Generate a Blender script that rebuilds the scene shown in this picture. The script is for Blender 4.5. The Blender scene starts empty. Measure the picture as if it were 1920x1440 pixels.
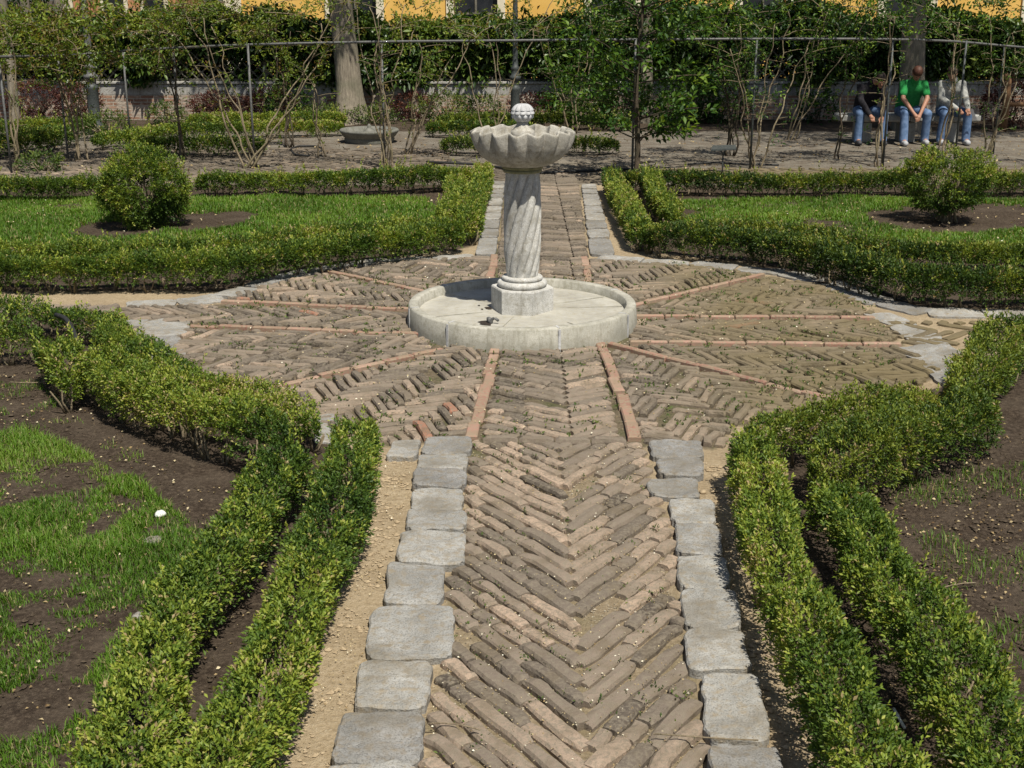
import bpy, math, random
import numpy as np
random.seed(7)
R = np.random.default_rng(11)
sc = bpy.context.scene
COL = sc.collection
# ------------------------------------------------------------------ camera
PITCH = math.radians(17.04); F = 2400.0; CH = 2.5
cd = bpy.data.cameras.new("camera"); cam = bpy.data.objects.new("camera", cd); COL.objects.link(cam)
cam.location = (0, 0, CH); cam.rotation_euler = (math.pi/2 - PITCH, 0, 0)
cd.sensor_width = 36; cd.lens = 36*F/1920; cd.clip_end = 600; cd.clip_start = .05
sc.camera = cam
# ------------------------------------------------------------------ light
SUN_EL = math.radians(61); SUN_AZ = math.radians(24)      # azimuth: to the right of straight behind the camera
sx, sy, sz = math.sin(SUN_AZ)*math.cos(SUN_EL), -math.cos(SUN_AZ)*math.cos(SUN_EL), math.sin(SUN_EL)
w = bpy.data.worlds.new("World"); sc.world = w; w.use_nodes = True
nt = w.node_tree; bg = nt.nodes["Background"]
sky = nt.nodes.new("ShaderNodeTexSky"); sky.sky_type = 'NISHITA'; sky.sun_disc = False
sky.sun_elevation = SUN_EL; sky.sun_rotation = math.atan2(sx, sy); sky.air_density = 1.0; sky.dust_density = 1.5
nt.links.new(sky.outputs[0], bg.inputs[0]); bg.inputs[1].default_value = 0.06
ld = bpy.data.lights.new("sun", 'SUN'); ld.energy = 4.9; ld.angle = math.radians(.5); ld.color = (1, .945, .84)
lo = bpy.data.objects.new("sun", ld); COL.objects.link(lo)
from mathutils import Vector
lo.rotation_euler = Vector((sx, sy, sz)).to_track_quat('Z', 'Y').to_euler()
sc.view_settings.view_transform = 'Standard'; sc.view_settings.look = 'None'
sc.view_settings.gamma = 1; sc.view_settings.use_curve_mapping = False
sc.view_settings.exposure = 0.32

# ------------------------------------------------------------------ measuring helpers
cp, sp = math.cos(PITCH), math.sin(PITCH)
def ray(px, py):
    a = (px-960)/F; b = (py-720)/F
    return a, cp - b*sp, -sp - b*cp
def G(px, py, z=0.0):
    a, y, zz = ray(px, py); s = (z-CH)/zz
    return (a*s, y*s)
def D(px, py, Y):
    a, y, zz = ray(px, py); s = Y/y
    return (a*s, Y, CH + zz*s)
def PL(*pts): return [G(*p) for p in pts]

# ------------------------------------------------------------------ noise
def _h(ix, iy, iz, seed):
    n = (ix*374761393 + iy*668265263 + iz*2147483647 + seed*974634777) & 0xffffffff
    n = ((n ^ (n >> 13))*1274126177) & 0xffffffff
    return ((n ^ (n >> 16)) & 0xffff)/65535.0
def noise(x, y, z=0.0, seed=0):
    x = np.asarray(x, float); y = np.asarray(y, float); z = np.zeros_like(x)+z
    ix = np.floor(x).astype(np.int64); iy = np.floor(y).astype(np.int64); iz = np.floor(z).astype(np.int64)
    fx = x-ix; fy = y-iy; fz = z-iz
    fx = fx*fx*(3-2*fx); fy = fy*fy*(3-2*fy); fz = fz*fz*(3-2*fz)
    r = 0
    for a in (0, 1):
        for b in (0, 1):
            for c in (0, 1):
                r = r + _h(ix+a, iy+b, iz+c, seed)*(fx if a else 1-fx)*(fy if b else 1-fy)*(fz if c else 1-fz)
    return r
def fbm(x, y, z=0.0, seed=0, o=3):
    r = 0; amp = .5; t = 0
    for i in range(o):
        k = 2.03**i; r = r + amp*noise(np.asarray(x)*k, np.asarray(y)*k, np.asarray(z)*k, seed+i*17); t += amp; amp *= .5
    return r/t
def inpoly(x, y, poly):
    x = np.asarray(x); y = np.asarray(y); c = np.zeros(x.shape, bool); n = len(poly)
    for i in range(n):
        x0, y0 = poly[i]; x1, y1 = poly[(i+1) % n]
        if y0 == y1: continue
        m = ((y0 > y) != (y1 > y)) & (x < (x1-x0)*(y-y0)/(y1-y0)+x0)
        c ^= m
    return c

# ------------------------------------------------------------------ mesh builder
class MB:
    def __init__(s): s.v = []; s.f = []; s.t = []; s.n = 0
    def add(s, v, faces, tint=0.5):
        v = np.asarray(v, float).reshape(-1, 3)
        if not isinstance(faces, list) or (len(faces) and not isinstance(faces[0], np.ndarray)): faces = [np.asarray(faces, int)] if isinstance(faces, np.ndarray) else group(faces)
        for f in faces:
            f = np.asarray(f, int)
            s.f.append(f+s.n)
            t = np.asarray(tint, float)
            s.t.append(np.broadcast_to(t, (len(f),)).copy() if t.ndim == 0 or len(t) == len(f) else np.full(len(f), t.mean()))
        s.v.append(v); s.n += len(v)
    def build(s, name, mat, parent=None, smooth=True, loc=None):
        V = np.concatenate(s.v); me = bpy.data.meshes.new(name)
        if loc is not None: V = V-np.asarray(loc, float)
        me.vertices.add(len(V)); me.vertices.foreach_set('co', V.astype(np.float32).ravel())
        li = np.concatenate([f.ravel() for f in s.f]); tot = np.concatenate([np.full(len(f), f.shape[1]) for f in s.f])
        st = np.concatenate([[0], np.cumsum(tot)[:-1]])
        me.loops.add(len(li)); me.loops.foreach_set('vertex_index', li.astype(np.int32))
        me.polygons.add(len(tot)); me.polygons.foreach_set('loop_start', st.astype(np.int32))
        try: me.polygons.foreach_set('loop_total', tot.astype(np.int32))
        except Exception: pass
        me.polygons.foreach_set('use_smooth', np.full(len(tot), smooth))
        a = me.attributes.new('tint', 'FLOAT', 'FACE'); a.data.foreach_set('value', np.concatenate(s.t).astype(np.float32))
        me.update(calc_edges=True); me.validate()
        me.materials.append(mat)
        o = bpy.data.objects.new(name, me); COL.objects.link(o)
        if parent is not None: o.parent = parent
        if loc is not None: o.location = loc
        return o
def group(faces):
    d = {}
    for f in faces: d.setdefault(len(f), []).append(f)
    return [np.array(v, int) for v in d.values()]

def tag(o, label=None, cat=None, group=None, kind=None):
    if label: o['label'] = label
    if cat: o['category'] = cat
    if group: o['group'] = group
    if kind: o['kind'] = kind
    return o
def empty(name, loc, label, cat, grp=None):
    o = bpy.data.objects.new(name, None); COL.objects.link(o); o.location = loc; o.empty_display_size = .1
    return tag(o, label, cat, grp)
def sub(mb, name, mat, root, smooth=True):
    """mesh given in world coordinates, parented to an Empty at root.location"""
    l = root.location
    V = np.array([l.x, l.y, l.z])
    mb.v = [v - V for v in mb.v]
    return mb.build(name, mat, root, smooth)
def setst(o, kind='structure'): o['kind'] = kind; return o

def frame_along(P):
    P = np.asarray(P, float); T = np.gradient(P, axis=0); T /= np.linalg.norm(T, axis=1)[:, None]+1e-9
    up = np.array([0, 0, 1.0]) if abs(T[0, 2]) < .9 else np.array([1.0, 0, 0])
    A = np.cross(T, up); A /= np.linalg.norm(A, axis=1)[:, None]+1e-9
    return T, A, np.cross(A, T)
def tube(mb, P, r, n=6, tint=.5, cap=True):
    P = np.asarray(P, float); m = len(P); r = np.broadcast_to(np.asarray(r, float), (m,))
    T, A, B = frame_along(P); th = np.linspace(0, 2*math.pi, n, endpoint=False)
    V = P[:, None, :] + r[:, None, None]*(np.cos(th)[None, :, None]*A[:, None, :] + np.sin(th)[None, :, None]*B[:, None, :])
    i = np.arange(m-1)[:, None]*n; j = np.arange(n)[None, :]; j2 = (j+1) % n
    Q = np.stack([i+j, i+j2, i+n+j2, i+n+j], -1).reshape(-1, 4)
    fs = [Q]
    if cap: fs += [np.array([list(range(n))[::-1]]), np.array([[(m-1)*n+k for k in range(n)]])]
    mb.add(V.reshape(-1, 3), fs, tint)
def lathe(mb, prof, c, n=48, rfun=None, tint=.5, cap=False):
    prof = np.asarray(prof, float); m = len(prof); th = np.linspace(0, 2*math.pi, n, endpoint=False)
    r = np.repeat(prof[:, :1], n, 1); z = np.repeat(prof[:, 1:2], n, 1); T = np.repeat(th[None], m, 0)
    if rfun: r, z = rfun(r, z, T)
    V = np.stack([c[0]+r*np.sin(T), c[1]-r*np.cos(T), c[2]+z], -1)
    i = np.arange(m-1)[:, None]*n; j = np.arange(n)[None, :]; j2 = (j+1) % n
    Q = np.stack([i+j, i+j2, i+n+j2, i+n+j], -1).reshape(-1, 4)
    fs = [Q]
    if cap: fs += [np.array([list(range(n))[::-1]]), np.array([[(m-1)*n+k for k in range(n)]])]
    mb.add(V.reshape(-1, 3), fs, tint)
def box(mb, c, s, rz=0, tint=.5, bev=0):
    x, y, z = s[0]/2, s[1]/2, s[2]/2; b = min(bev, x*.8, y*.8, z*.8)
    def ring(k, zz): return [(-x+k, -y+k, zz), (x-k, -y+k, zz), (x-k, y-k, zz), (-x+k, y-k, zz)]
    R_ = [ring(b, -z), ring(0, -z+b), ring(0, z-b), ring(b, z)] if b else [ring(0, -z), ring(0, z)]
    v = np.array([p for r_ in R_ for p in r_], float); n = len(R_)
    f = [[3, 2, 1, 0]] + [[4*(n-1)+k for k in range(4)]]
    for a in range(n-1):
        for k in range(4): f.append([4*a+k, 4*a+(k+1) % 4, 4*a+4+(k+1) % 4, 4*a+4+k])
    ca, sa = math.cos(rz), math.sin(rz)
    v = np.stack([c[0]+v[:, 0]*ca-v[:, 1]*sa, c[1]+v[:, 0]*sa+v[:, 1]*ca, c[2]+v[:, 2]], 1)
    mb.add(v, f, tint)

# ------------------------------------------------------------------ materials
class Mat:
    def __init__(s, name):
        s.m = bpy.data.materials.new(name); s.m.use_nodes = True; s.n = s.m.node_tree.nodes; s.l = s.m.node_tree.links
        s.b = s.n["Principled BSDF"]; s.out = s.n["Material Output"]
    def N(s, t, **k):
        n = s.n.new(t)
        for a, v in k.items():
            if a.startswith('i_'): n.inputs[a[2:].replace('_', ' ')].default_value = v
            else: setattr(n, a, v)
        return n
    def L(s, a, b): s.l.new(a, b)
    def noise(s, scale, detail=4, rough=.55, vec=None):
        n = s.N('ShaderNodeTexNoise'); n.inputs['Scale'].default_value = scale; n.inputs['Detail'].default_value = detail; n.inputs['Roughness'].default_value = rough
        s.L(vec or s.co(), n.inputs['Vector']); return n.outputs['Fac']
    def co(s):
        if not hasattr(s, '_co'): s._co = s.N('ShaderNodeNewGeometry')
        return s._co.outputs['Position']
    def ramp(s, fac, stops, interp='LINEAR'):
        n = s.N('ShaderNodeValToRGB'); cr = n.color_ramp; cr.interpolation = interp
        while len(cr.elements) < len(stops): cr.elements.new(.5)
        for e, (p, c) in zip(cr.elements, stops):
            e.position = p; e.color = (c[0], c[1], c[2], 1) if hasattr(c, '__len__') else (c, c, c, 1)
        s.L(fac, n.inputs[0]); return n.outputs[0]
    def mix(s, fac, a, b, mode='MIX'):
        n = s.N('ShaderNodeMix', data_type='RGBA', blend_type=mode)
        for i, v in ((0, fac), (6, a), (7, b)):
            if hasattr(v, 'links') or hasattr(v, 'is_linked'): s.L(v, n.inputs[i])
            else: n.inputs[i].default_value = v if i == 0 else (v[0], v[1], v[2], 1)
        return n.outputs[2]
    def math(s, op, a, b=0.0):
        n = s.N('ShaderNodeMath', operation=op)
        for i, v in ((0, a), (1, b)):
            if hasattr(v, 'is_linked'): s.L(v, n.inputs[i])
            else: n.inputs[i].default_value = v
        return n.outputs[0]
    def attr(s, name): return s.N('ShaderNodeAttribute', attribute_name=name).outputs['Fac']
    def bump(s, h, dist=.01, strength=.6):
        n = s.N('ShaderNodeBump'); n.inputs['Strength'].default_value = strength; n.inputs['Distance'].default_value = dist
        s.L(h, n.inputs['Height']); s.L(n.outputs[0], s.b.inputs['Normal'])
    def col(s, c):
        if hasattr(c, 'is_linked'): s.L(c, s.b.inputs['Base Color'])
        else: s.b.inputs['Base Color'].default_value = (c[0], c[1], c[2], 1)
        return s
    def rough(s, r, spec=.3):
        s.b.inputs['Roughness'].default_value = r; s.b.inputs['Specular IOR Level'].default_value = spec; return s

def leaf_mat(name, stops, trans=.35, rough=.45, spec=.4):
    m = Mat(name); t = m.attr('tint'); c = m.ramp(t, stops)
    m.col(c).rough(rough, spec)
    tr = m.N('ShaderNodeBsdfTranslucent'); c2 = m.mix(1.0, c, (1.25, 1.15, .35), 'MULTIPLY'); m.L(c2, tr.inputs[0])
    mx = m.N('ShaderNodeMixShader'); mx.inputs[0].default_value = trans
    m.L(m.b.outputs[0], mx.inputs[1]); m.L(tr.outputs[0], mx.inputs[2]); m.L(mx.outputs[0], m.out.inputs[0])
    return m.m
M = {}
M['box'] = leaf_mat('box_leaf', [(0, (.022, .052, .010)), (.35, (.055, .105, .016)), (.6, (.10, .162, .022)), (.8, (.215, .28, .036)), (.93, (.34, .37, .06)), (1, (.36, .28, .14))], .32, .5, .3)
M['boxdk'] = leaf_mat('box_leaf_dull', [(0, (.018, .044, .009)), (.35, (.044, .084, .015)), (.6, (.10, .15, .02)), (.8, (.19, .235, .03)), (.93, (.28, .31, .05)), (1, (.30, .22, .11))], .3, .5, .3)
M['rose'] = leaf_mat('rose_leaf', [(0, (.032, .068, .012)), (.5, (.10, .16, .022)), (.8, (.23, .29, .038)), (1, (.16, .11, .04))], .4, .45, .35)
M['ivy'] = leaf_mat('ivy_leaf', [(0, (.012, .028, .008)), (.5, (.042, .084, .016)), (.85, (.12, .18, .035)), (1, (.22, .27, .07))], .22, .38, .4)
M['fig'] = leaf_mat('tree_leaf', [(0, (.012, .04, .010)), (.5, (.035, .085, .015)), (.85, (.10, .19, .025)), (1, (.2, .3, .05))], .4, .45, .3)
M['red'] = leaf_mat('barberry_leaf', [(0, (.04, .014, .014)), (.5, (.10, .035, .03)), (1, (.2, .10, .06))], .3, .5, .25)
M['herb'] = leaf_mat('herb_leaf', [(0, (.03, .06, .018)), (.6, (.09, .14, .03)), (1, (.22, .25, .07))], .35, .55, .2)
M['grass'] = leaf_mat('grass_blade', [(0, (.052, .115, .013)), (.5, (.105, .21, .02)), (.85, (.18, .30, .035)), (1, (.34, .30, .14))], .4, .5, .25)
M['litter'] = leaf_mat('litter', [(0, (.10, .06, .03)), (.5, (.30, .22, .11)), (.85, (.5, .42, .25)), (1, (.75, .72, .6))], .1, .7, .1)

def bark(name, a, b, sc_=9):
    m = Mat(name); tc = m.N('ShaderNodeMapping'); tc.inputs['Scale'].default_value = (1, 1, .18); m.L(m.co(), tc.inputs[0])
    n = m.noise(sc_*3, 6, .65, tc.outputs[0]); n2 = m.noise(2.2, 4); c = m.ramp(n, [(.3, a), (.7, b)])
    c = m.mix(m.ramp(n2, [(.45, 0), (.6, .5)]), c, (a[0]*.8+.03, a[1]*.9+.035, a[2]*.8+.02))
    m.col(c).rough(.9, .15); m.bump(n, .03, .8); return m.m
M['bark'] = bark('tree_bark', (.13, .11, .085), (.30, .26, .20))
M['stem'] = bark('stem_bark', (.16, .12, .075), (.34, .28, .19), 20)
M['stemdk'] = bark('dark_stem_bark', (.05, .038, .028), (.13, .10, .07), 20)

# limestone of the fountain
def stone(name, a, b, c, sp_=.35, dirt=(.30, .27, .20), bumps=.004, low=0.0):
    m = Mat(name); n1 = m.noise(5, 6, .6); n2 = m.noise(140, 3, .7); n3 = m.noise(26, 5, .6); n4 = m.noise(420, 2, .6)
    base = m.ramp(n1, [(.3, a), (.55, b), (.75, c)])
    base = m.mix(m.ramp(n2, [(.36, sp_), (.5, 0)]), base, (a[0]*.55, a[1]*.55, a[2]*.55))
    base = m.mix(m.ramp(n4, [(.58, 0), (.72, .5)]), base, (min(c[0]*1.2, .9),)*3)
    base = m.mix(m.ramp(n3, [(.50, 0), (.70, .8)]), base, dirt)
    ms = m.N('ShaderNodeMapping'); ms.inputs['Scale'].default_value = (1, 1, .12); m.L(m.co(), ms.inputs[0]); n6 = m.noise(22, 5, .6, ms.outputs[0])
    base = m.mix(m.ramp(n6, [(.52, 0), (.68, .55)]), base, (dirt[0]*.8, dirt[1]*.8, dirt[2]*.8))
    if low:
        g = m.N('ShaderNodeSeparateXYZ'); m.L(m.co(), g.inputs[0])
        z = m.math('SUBTRACT', low, g.outputs['Z']); z = m.math('MULTIPLY', z, 9.0); z = m.math('MULTIPLY', z, n3)
        n = m.N('ShaderNodeClamp'); m.L(z, n.inputs[0]); base = m.mix(n.outputs[0], base, dirt)
    if name == 'granite_slab': base = m.mix(1.0, base, m.ramp(m.attr('tint'), [(0, (.78, .77, .76)), (.5, (1, .99, .96)), (1, (1.15, 1.13, 1.08))]), 'MULTIPLY'); base = m.mix(m.ramp(m.noise(3.1, 5), [(.52, 0), (.66, .6)]), base, (.17, .15, .115))
    h = m.math('ADD', m.math('MULTIPLY', n2, .6), n3)
    m.col(base).rough(.85, .2); m.bump(h, bumps, .7); return m.m
M['lime'] = stone('fountain_limestone', (.37, .365, .34), (.53, .52, .485), (.63, .62, .59), .8, (.30, .28, .23))
M['limebowl'] = stone('bowl_limestone', (.30, .285, .24), (.42, .40, .35), (.52, .50, .445), .7, (.22, .195, .145))
M['limeball'] = stone('finial_limestone', (.36, .36, .36), (.52, .52, .52), (.66, .66, .65), .4, (.3, .3, .3))
M['basin'] = stone('basin_stone', (.29, .28, .235), (.40, .385, .325), (.49, .47, .405), .4, (.25, .235, .18), low=.1)
M['floor'] = stone('basin_floor', (.28, .265, .225), (.39, .375, .325), (.46, .445, .395), .15, (.36, .33, .25), .002)
M['moss'] = stone('mossy_collar', (.16, .16, .08), (.25, .24, .13), (.36, .33, .22), .4, (.10, .10, .04))
M['granite'] = stone('granite_slab', (.22, .217, .205), (.315, .312, .30), (.415, .412, .40), .8, (.26, .215, .15), .016)
M['benchst'] = stone('bench_stone', (.28, .28, .26), (.36, .36, .34), (.45, .45, .43), .3, (.2, .2, .17))
M['oldst'] = stone('old_basin_stone', (.12, .12, .105), (.18, .178, .155), (.25, .245, .22), .4, (.10, .10, .07))
M['wallst'] = None
# bricks: tint picks the brick's own colour
m = Mat('paving_brick'); t = m.attr('tint'); n1 = m.noise(7, 5); n2 = m.noise(60, 5, .65); n3 = m.noise(300, 2)
c = m.ramp(t, [(0, (.075, .062, .050)), (.25, (.145, .120, .096)), (.5, (.235, .188, .146)), (.75, (.33, .252, .188)), (.93, (.40, .30, .222)), (1, (.32, .155, .10))])
c = m.mix(m.ramp(n2, [(.40, .8), (.56, 0)]), c, (.21, .18, .135))
c = m.mix(m.ramp(n1, [(.5, 0), (.66, .55)]), c, (.15, .12, .08))
c = m.mix(m.ramp(n3, [(.35, .35), (.5, 0)]), c, (.10, .08, .06))
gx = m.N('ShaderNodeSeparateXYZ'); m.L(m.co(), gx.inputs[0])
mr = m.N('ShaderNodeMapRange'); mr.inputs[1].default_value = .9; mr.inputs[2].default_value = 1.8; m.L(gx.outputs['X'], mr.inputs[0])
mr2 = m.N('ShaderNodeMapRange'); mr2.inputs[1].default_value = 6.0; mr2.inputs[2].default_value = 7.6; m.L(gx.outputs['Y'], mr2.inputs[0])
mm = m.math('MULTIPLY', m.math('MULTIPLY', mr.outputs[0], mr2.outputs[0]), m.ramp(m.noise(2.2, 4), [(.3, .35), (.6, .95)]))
c = m.mix(mm, c, (.155, .125, .07))        # bricks turn darker and browner towards the right-hand side of the circle
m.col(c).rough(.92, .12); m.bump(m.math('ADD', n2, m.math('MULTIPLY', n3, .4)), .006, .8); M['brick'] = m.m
m = Mat('red_line_brick'); t = m.attr('tint'); n2 = m.noise(50, 5, .65); n3 = m.noise(9, 4)
c = m.ramp(t, [(0, (.20, .105, .08)), (.5, (.30, .16, .12)), (1, (.38, .24, .185))]); c = m.mix(m.ramp(n2, [(.42, .9), (.58, 0)]), c, (.27, .215, .15))
c = m.mix(m.ramp(n3, [(.44, 0), (.62, .75)]), c, (.25, .19, .13))
m.col(c).rough(.9, .12); m.bump(n2, .004, .7); M['redbrick'] = m.m
# ground: attribute zone mixes soil, sand and gravel
m = Mat('ground'); z1 = m.attr('sand'); z2 = m.attr('gravel'); n1 = m.noise(3.3, 6, .6); n2 = m.noise(38, 6, .7); n3 = m.noise(170, 3, .7); n4 = m.noise(1.1, 3)
soil = m.ramp(n2, [(.3, (.024, .017, .012)), (.5, (.052, .038, .027)), (.68, (.11, .084, .06))])
soil = m.mix(m.ramp(n3, [(.6, 0), (.72, .8)]), soil, (.22, .18, .13)); soil = m.mix(m.ramp(n1, [(.45, 0), (.7, .5)]), soil, (.12, .095, .07))
sand = m.ramp(n2, [(.3, (.27, .205, .125)), (.5, (.37, .29, .185)), (.7, (.45, .365, .25))])
sand = m.mix(m.ramp(n1, [(.45, 0), (.7, .55)]), sand, (.24, .18, .11)); sand = m.mix(m.ramp(n3, [(.62, 0), (.7, .9)]), sand, (.62, .56, .45))
grav = m.ramp(n2, [(.3, (.13, .115, .09)), (.5, (.205, .185, .15)), (.7, (.29, .265, .225))]); grav = m.mix(m.ramp(n1, [(.4, 0), (.6, .8)]), grav, (.13, .105, .08))
jn = m.ramp(n2, [(.3, (.085, .068, .045)), (.5, (.15, .12, .08)), (.7, (.25, .205, .14))]); jn = m.mix(m.ramp(n1, [(.45, 0), (.62, .7)]), jn, (.085, .095, .04))
c = m.mix(z1, soil, sand); c = m.mix(m.attr('joint'), c, jn); c = m.mix(z2, c, grav)
m.col(c).rough(.95, .1); m.bump(m.math('ADD', n2, m.math('MULTIPLY', n3, .5)), .018, .9); M['ground'] = m.m
def plain(name, a, b, scale=30, rough=.8, spec=.3, metal=0, bumpd=.002):
    m = Mat(name); n = m.noise(scale, 5, .6); m.col(m.ramp(n, [(.35, a), (.65, b)])).rough(rough, spec); m.b.inputs['Metallic'].default_value = metal; m.bump(n, bumpd, .5); return m.m
M['iron'] = plain('weathered_iron', (.07, .073, .072), (.14, .138, .13), 40, .6, .4)
M['irondk'] = plain('dark_iron', (.03, .036, .036), (.07, .078, .075), 40, .55, .4)
M['rubber'] = plain('black_hose', (.018, .018, .018), (.035, .034, .032), 60, .6, .3)
M['white'] = plain('white_stone', (.5, .5, .46), (.75, .75, .7), 60, .8)
M['wood'] = plain('orange_wood', (.14, .075, .035), (.24, .135, .065), 14, .7)
M['lattice'] = plain('lattice_wood', (.10, .095, .075), (.19, .175, .14), 25, .85)
M['yellow'] = plain('yellow_render', (.66, .40, .10), (.74, .47, .14), 2.2, .9, .1)
M['cream'] = plain('cream_render', (.62, .56, .42), (.72, .66, .52), 4, .9, .1)
M['pink'] = plain('pink_render', (.40, .21, .16), (.50, .29, .22), 3, .9, .1)
M['orange'] = plain('orange_render', (.42, .20, .10), (.50, .26, .14), 3, .9, .1)
M['dark'] = plain('dark_glass', (.012, .014, .018), (.03, .032, .036), 3, .25, .5)
M['signw'] = plain('sign_face', (.55, .60, .55), (.70, .74, .68), 30, .4, .4)
M['hole'] = plain('hole_shadow', (.02, .016, .012), (.04, .03, .022), 50, .95)  # near-black colour paints the shadow inside the drain holes
# garden wall: brick below, plaster band above
m = Mat('wall_brick'); mp = m.N('ShaderNodeMapping'); mp.inputs['Rotation'].default_value = (math.pi/2, 0, 0); m.L(m.co(), mp.inputs[0])
bt = m.N('ShaderNodeTexBrick'); m.L(mp.outputs[0], bt.inputs[0])
for k, v in (('Scale', 1.0), ('Mortar Size', .012), ('Brick Width', .28), ('Row Height', .07), ('Bias', -.1)): bt.inputs[k].default_value = v
bt.inputs['Color1'].default_value = (.25, .135, .09, 1); bt.inputs['Color2'].default_value = (.36, .235, .165, 1); bt.inputs['Mortar'].default_value = (.38, .33, .27, 1)
n1 = m.noise(3.5, 5); c = m.mix(m.ramp(n1, [(.46, 0), (.58, .85)]), bt.outputs[0], (.40, .35, .29)); n5 = m.noise(22, 4); c = m.mix(m.ramp(n5, [(.5, 0), (.7, .6)]), c, (.12, .09, .07))
m.col(c).rough(.92, .1); m.bump(m.math('SUBTRACT', n5, bt.outputs[1]), .015, .8); M['wallst'] = m.m
M['plaster'] = stone('wall_plaster', (.27, .26, .24), (.38, .37, .34), (.47, .46, .42), .3, (.17, .15, .12), .006)
# clothes and skin
def cloth(name, a, b, sc_=25): return plain(name, a, b, sc_, .9, .1, 0, .004)
M['skin'] = plain('skin', (.30, .15, .10), (.36, .19, .125), 20, .55, .3)
M['greencloth'] = cloth('green_cotton', (.022, .19, .05), (.035, .27, .075))
M['blackcloth'] = cloth('black_cotton', (.012, .012, .014), (.028, .026, .03))
M['denim'] = cloth('blue_denim', (.07, .12, .22), (.15, .22, .36), 12)
M['jacket'] = cloth('grey_jacket', (.24, .245, .23), (.40, .40, .37))
M['hair'] = plain('dark_hair', (.02, .013, .01), (.045, .03, .02), 50, .6)
M['hairred'] = plain('reddish_hair', (.055, .022, .013), (.10, .042, .025), 50, .6)
M['shoe'] = plain('pale_shoe', (.30, .31, .33), (.5, .5, .5), 30, .6)
M['shoedk'] = plain('dark_shoe', (.03, .03, .035), (.06, .06, .065), 30, .6)
M['paper'] = plain('paper', (.7, .72, .78), (.82, .83, .86), 8, .6)

# ------------------------------------------------------------------ leaves
def rnd_unit(n):
    v = R.normal(size=(n, 3)); return v/np.linalg.norm(v, axis=1)[:, None]
def norm(v): return v/(np.linalg.norm(v, axis=-1, keepdims=True)+1e-9)
def add_leaves(mb, P, Dir, size, tint, asp=.5, fold=.25):
    """one folded leaf per point: 4 vertices, 2 triangles"""
    n = len(P); D_ = norm(Dir); side = norm(np.cross(D_, norm(rnd_unit(n)*.8+np.array([0, 0, 1.0])))); nn = np.cross(side, D_)
    size = np.broadcast_to(np.asarray(size, float), (n,))[:, None]
    b = P; tip = P + D_*size - nn*size*.06
    mid = P + D_*size*.52
    l = mid + side*size*asp*.5 + nn*size*fold*.4; r = mid - side*size*asp*.5 + nn*size*fold*.4
    V = np.stack([b, l, tip, r], 1).reshape(-1, 3); i = np.arange(n)*4
    F1 = np.stack([i, i+1, i+2], 1); F2 = np.stack([i, i+2, i+3], 1)
    Fc = np.stack([F1, F2], 1).reshape(-1, 3)
    mb.add(V, [Fc], np.repeat(np.clip(tint, 0, 1), 2))
def sprigs(mb, C, A, k, length, lsize, tint, spread=.85):
    """C centres, A shoot direction; k leaves in opposite pairs up the shoot"""
    n = len(C); A = norm(A); S = norm(np.cross(A, rnd_unit(n))); B = np.cross(A, S)
    length = np.broadcast_to(length, (n,)); Ps, Ds, Ts, Ls = [], [], [], []
    for i in range(k):
        f = (i+.6)/k; ph = (i % 2)*math.pi + (i//2)*1.57
        rad = math.cos(ph)*S + math.sin(ph)*B
        Ps.append(C + A*(length*f)[:, None] + R.normal(size=(n, 3))*.003)
        Ds.append(A*(.35+.9*f) + rad*spread*(1.15-.55*f) + R.normal(size=(n, 3))*.15)
        Ts.append(tint + (f-.5)*.22 + R.normal(size=n)*.06); Ls.append(np.full(n, lsize)*(1.05-.3*abs(f-.5))*R.uniform(.8, 1.15, n))
    add_leaves(mb, np.concatenate(Ps), np.concatenate(Ds), np.concatenate(Ls), np.concatenate(Ts), .48, .3)

def resample(P, step):
    P = np.asarray(P, float); d = np.concatenate([[0], np.cumsum(np.linalg.norm(np.diff(P, axis=0), axis=1))])
    n = max(2, int(d[-1]/step)+1); s = np.linspace(0, d[-1], n)
    return np.stack([np.interp(s, d, P[:, i]) for i in range(P.shape[1])], 1), d[-1]

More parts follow.
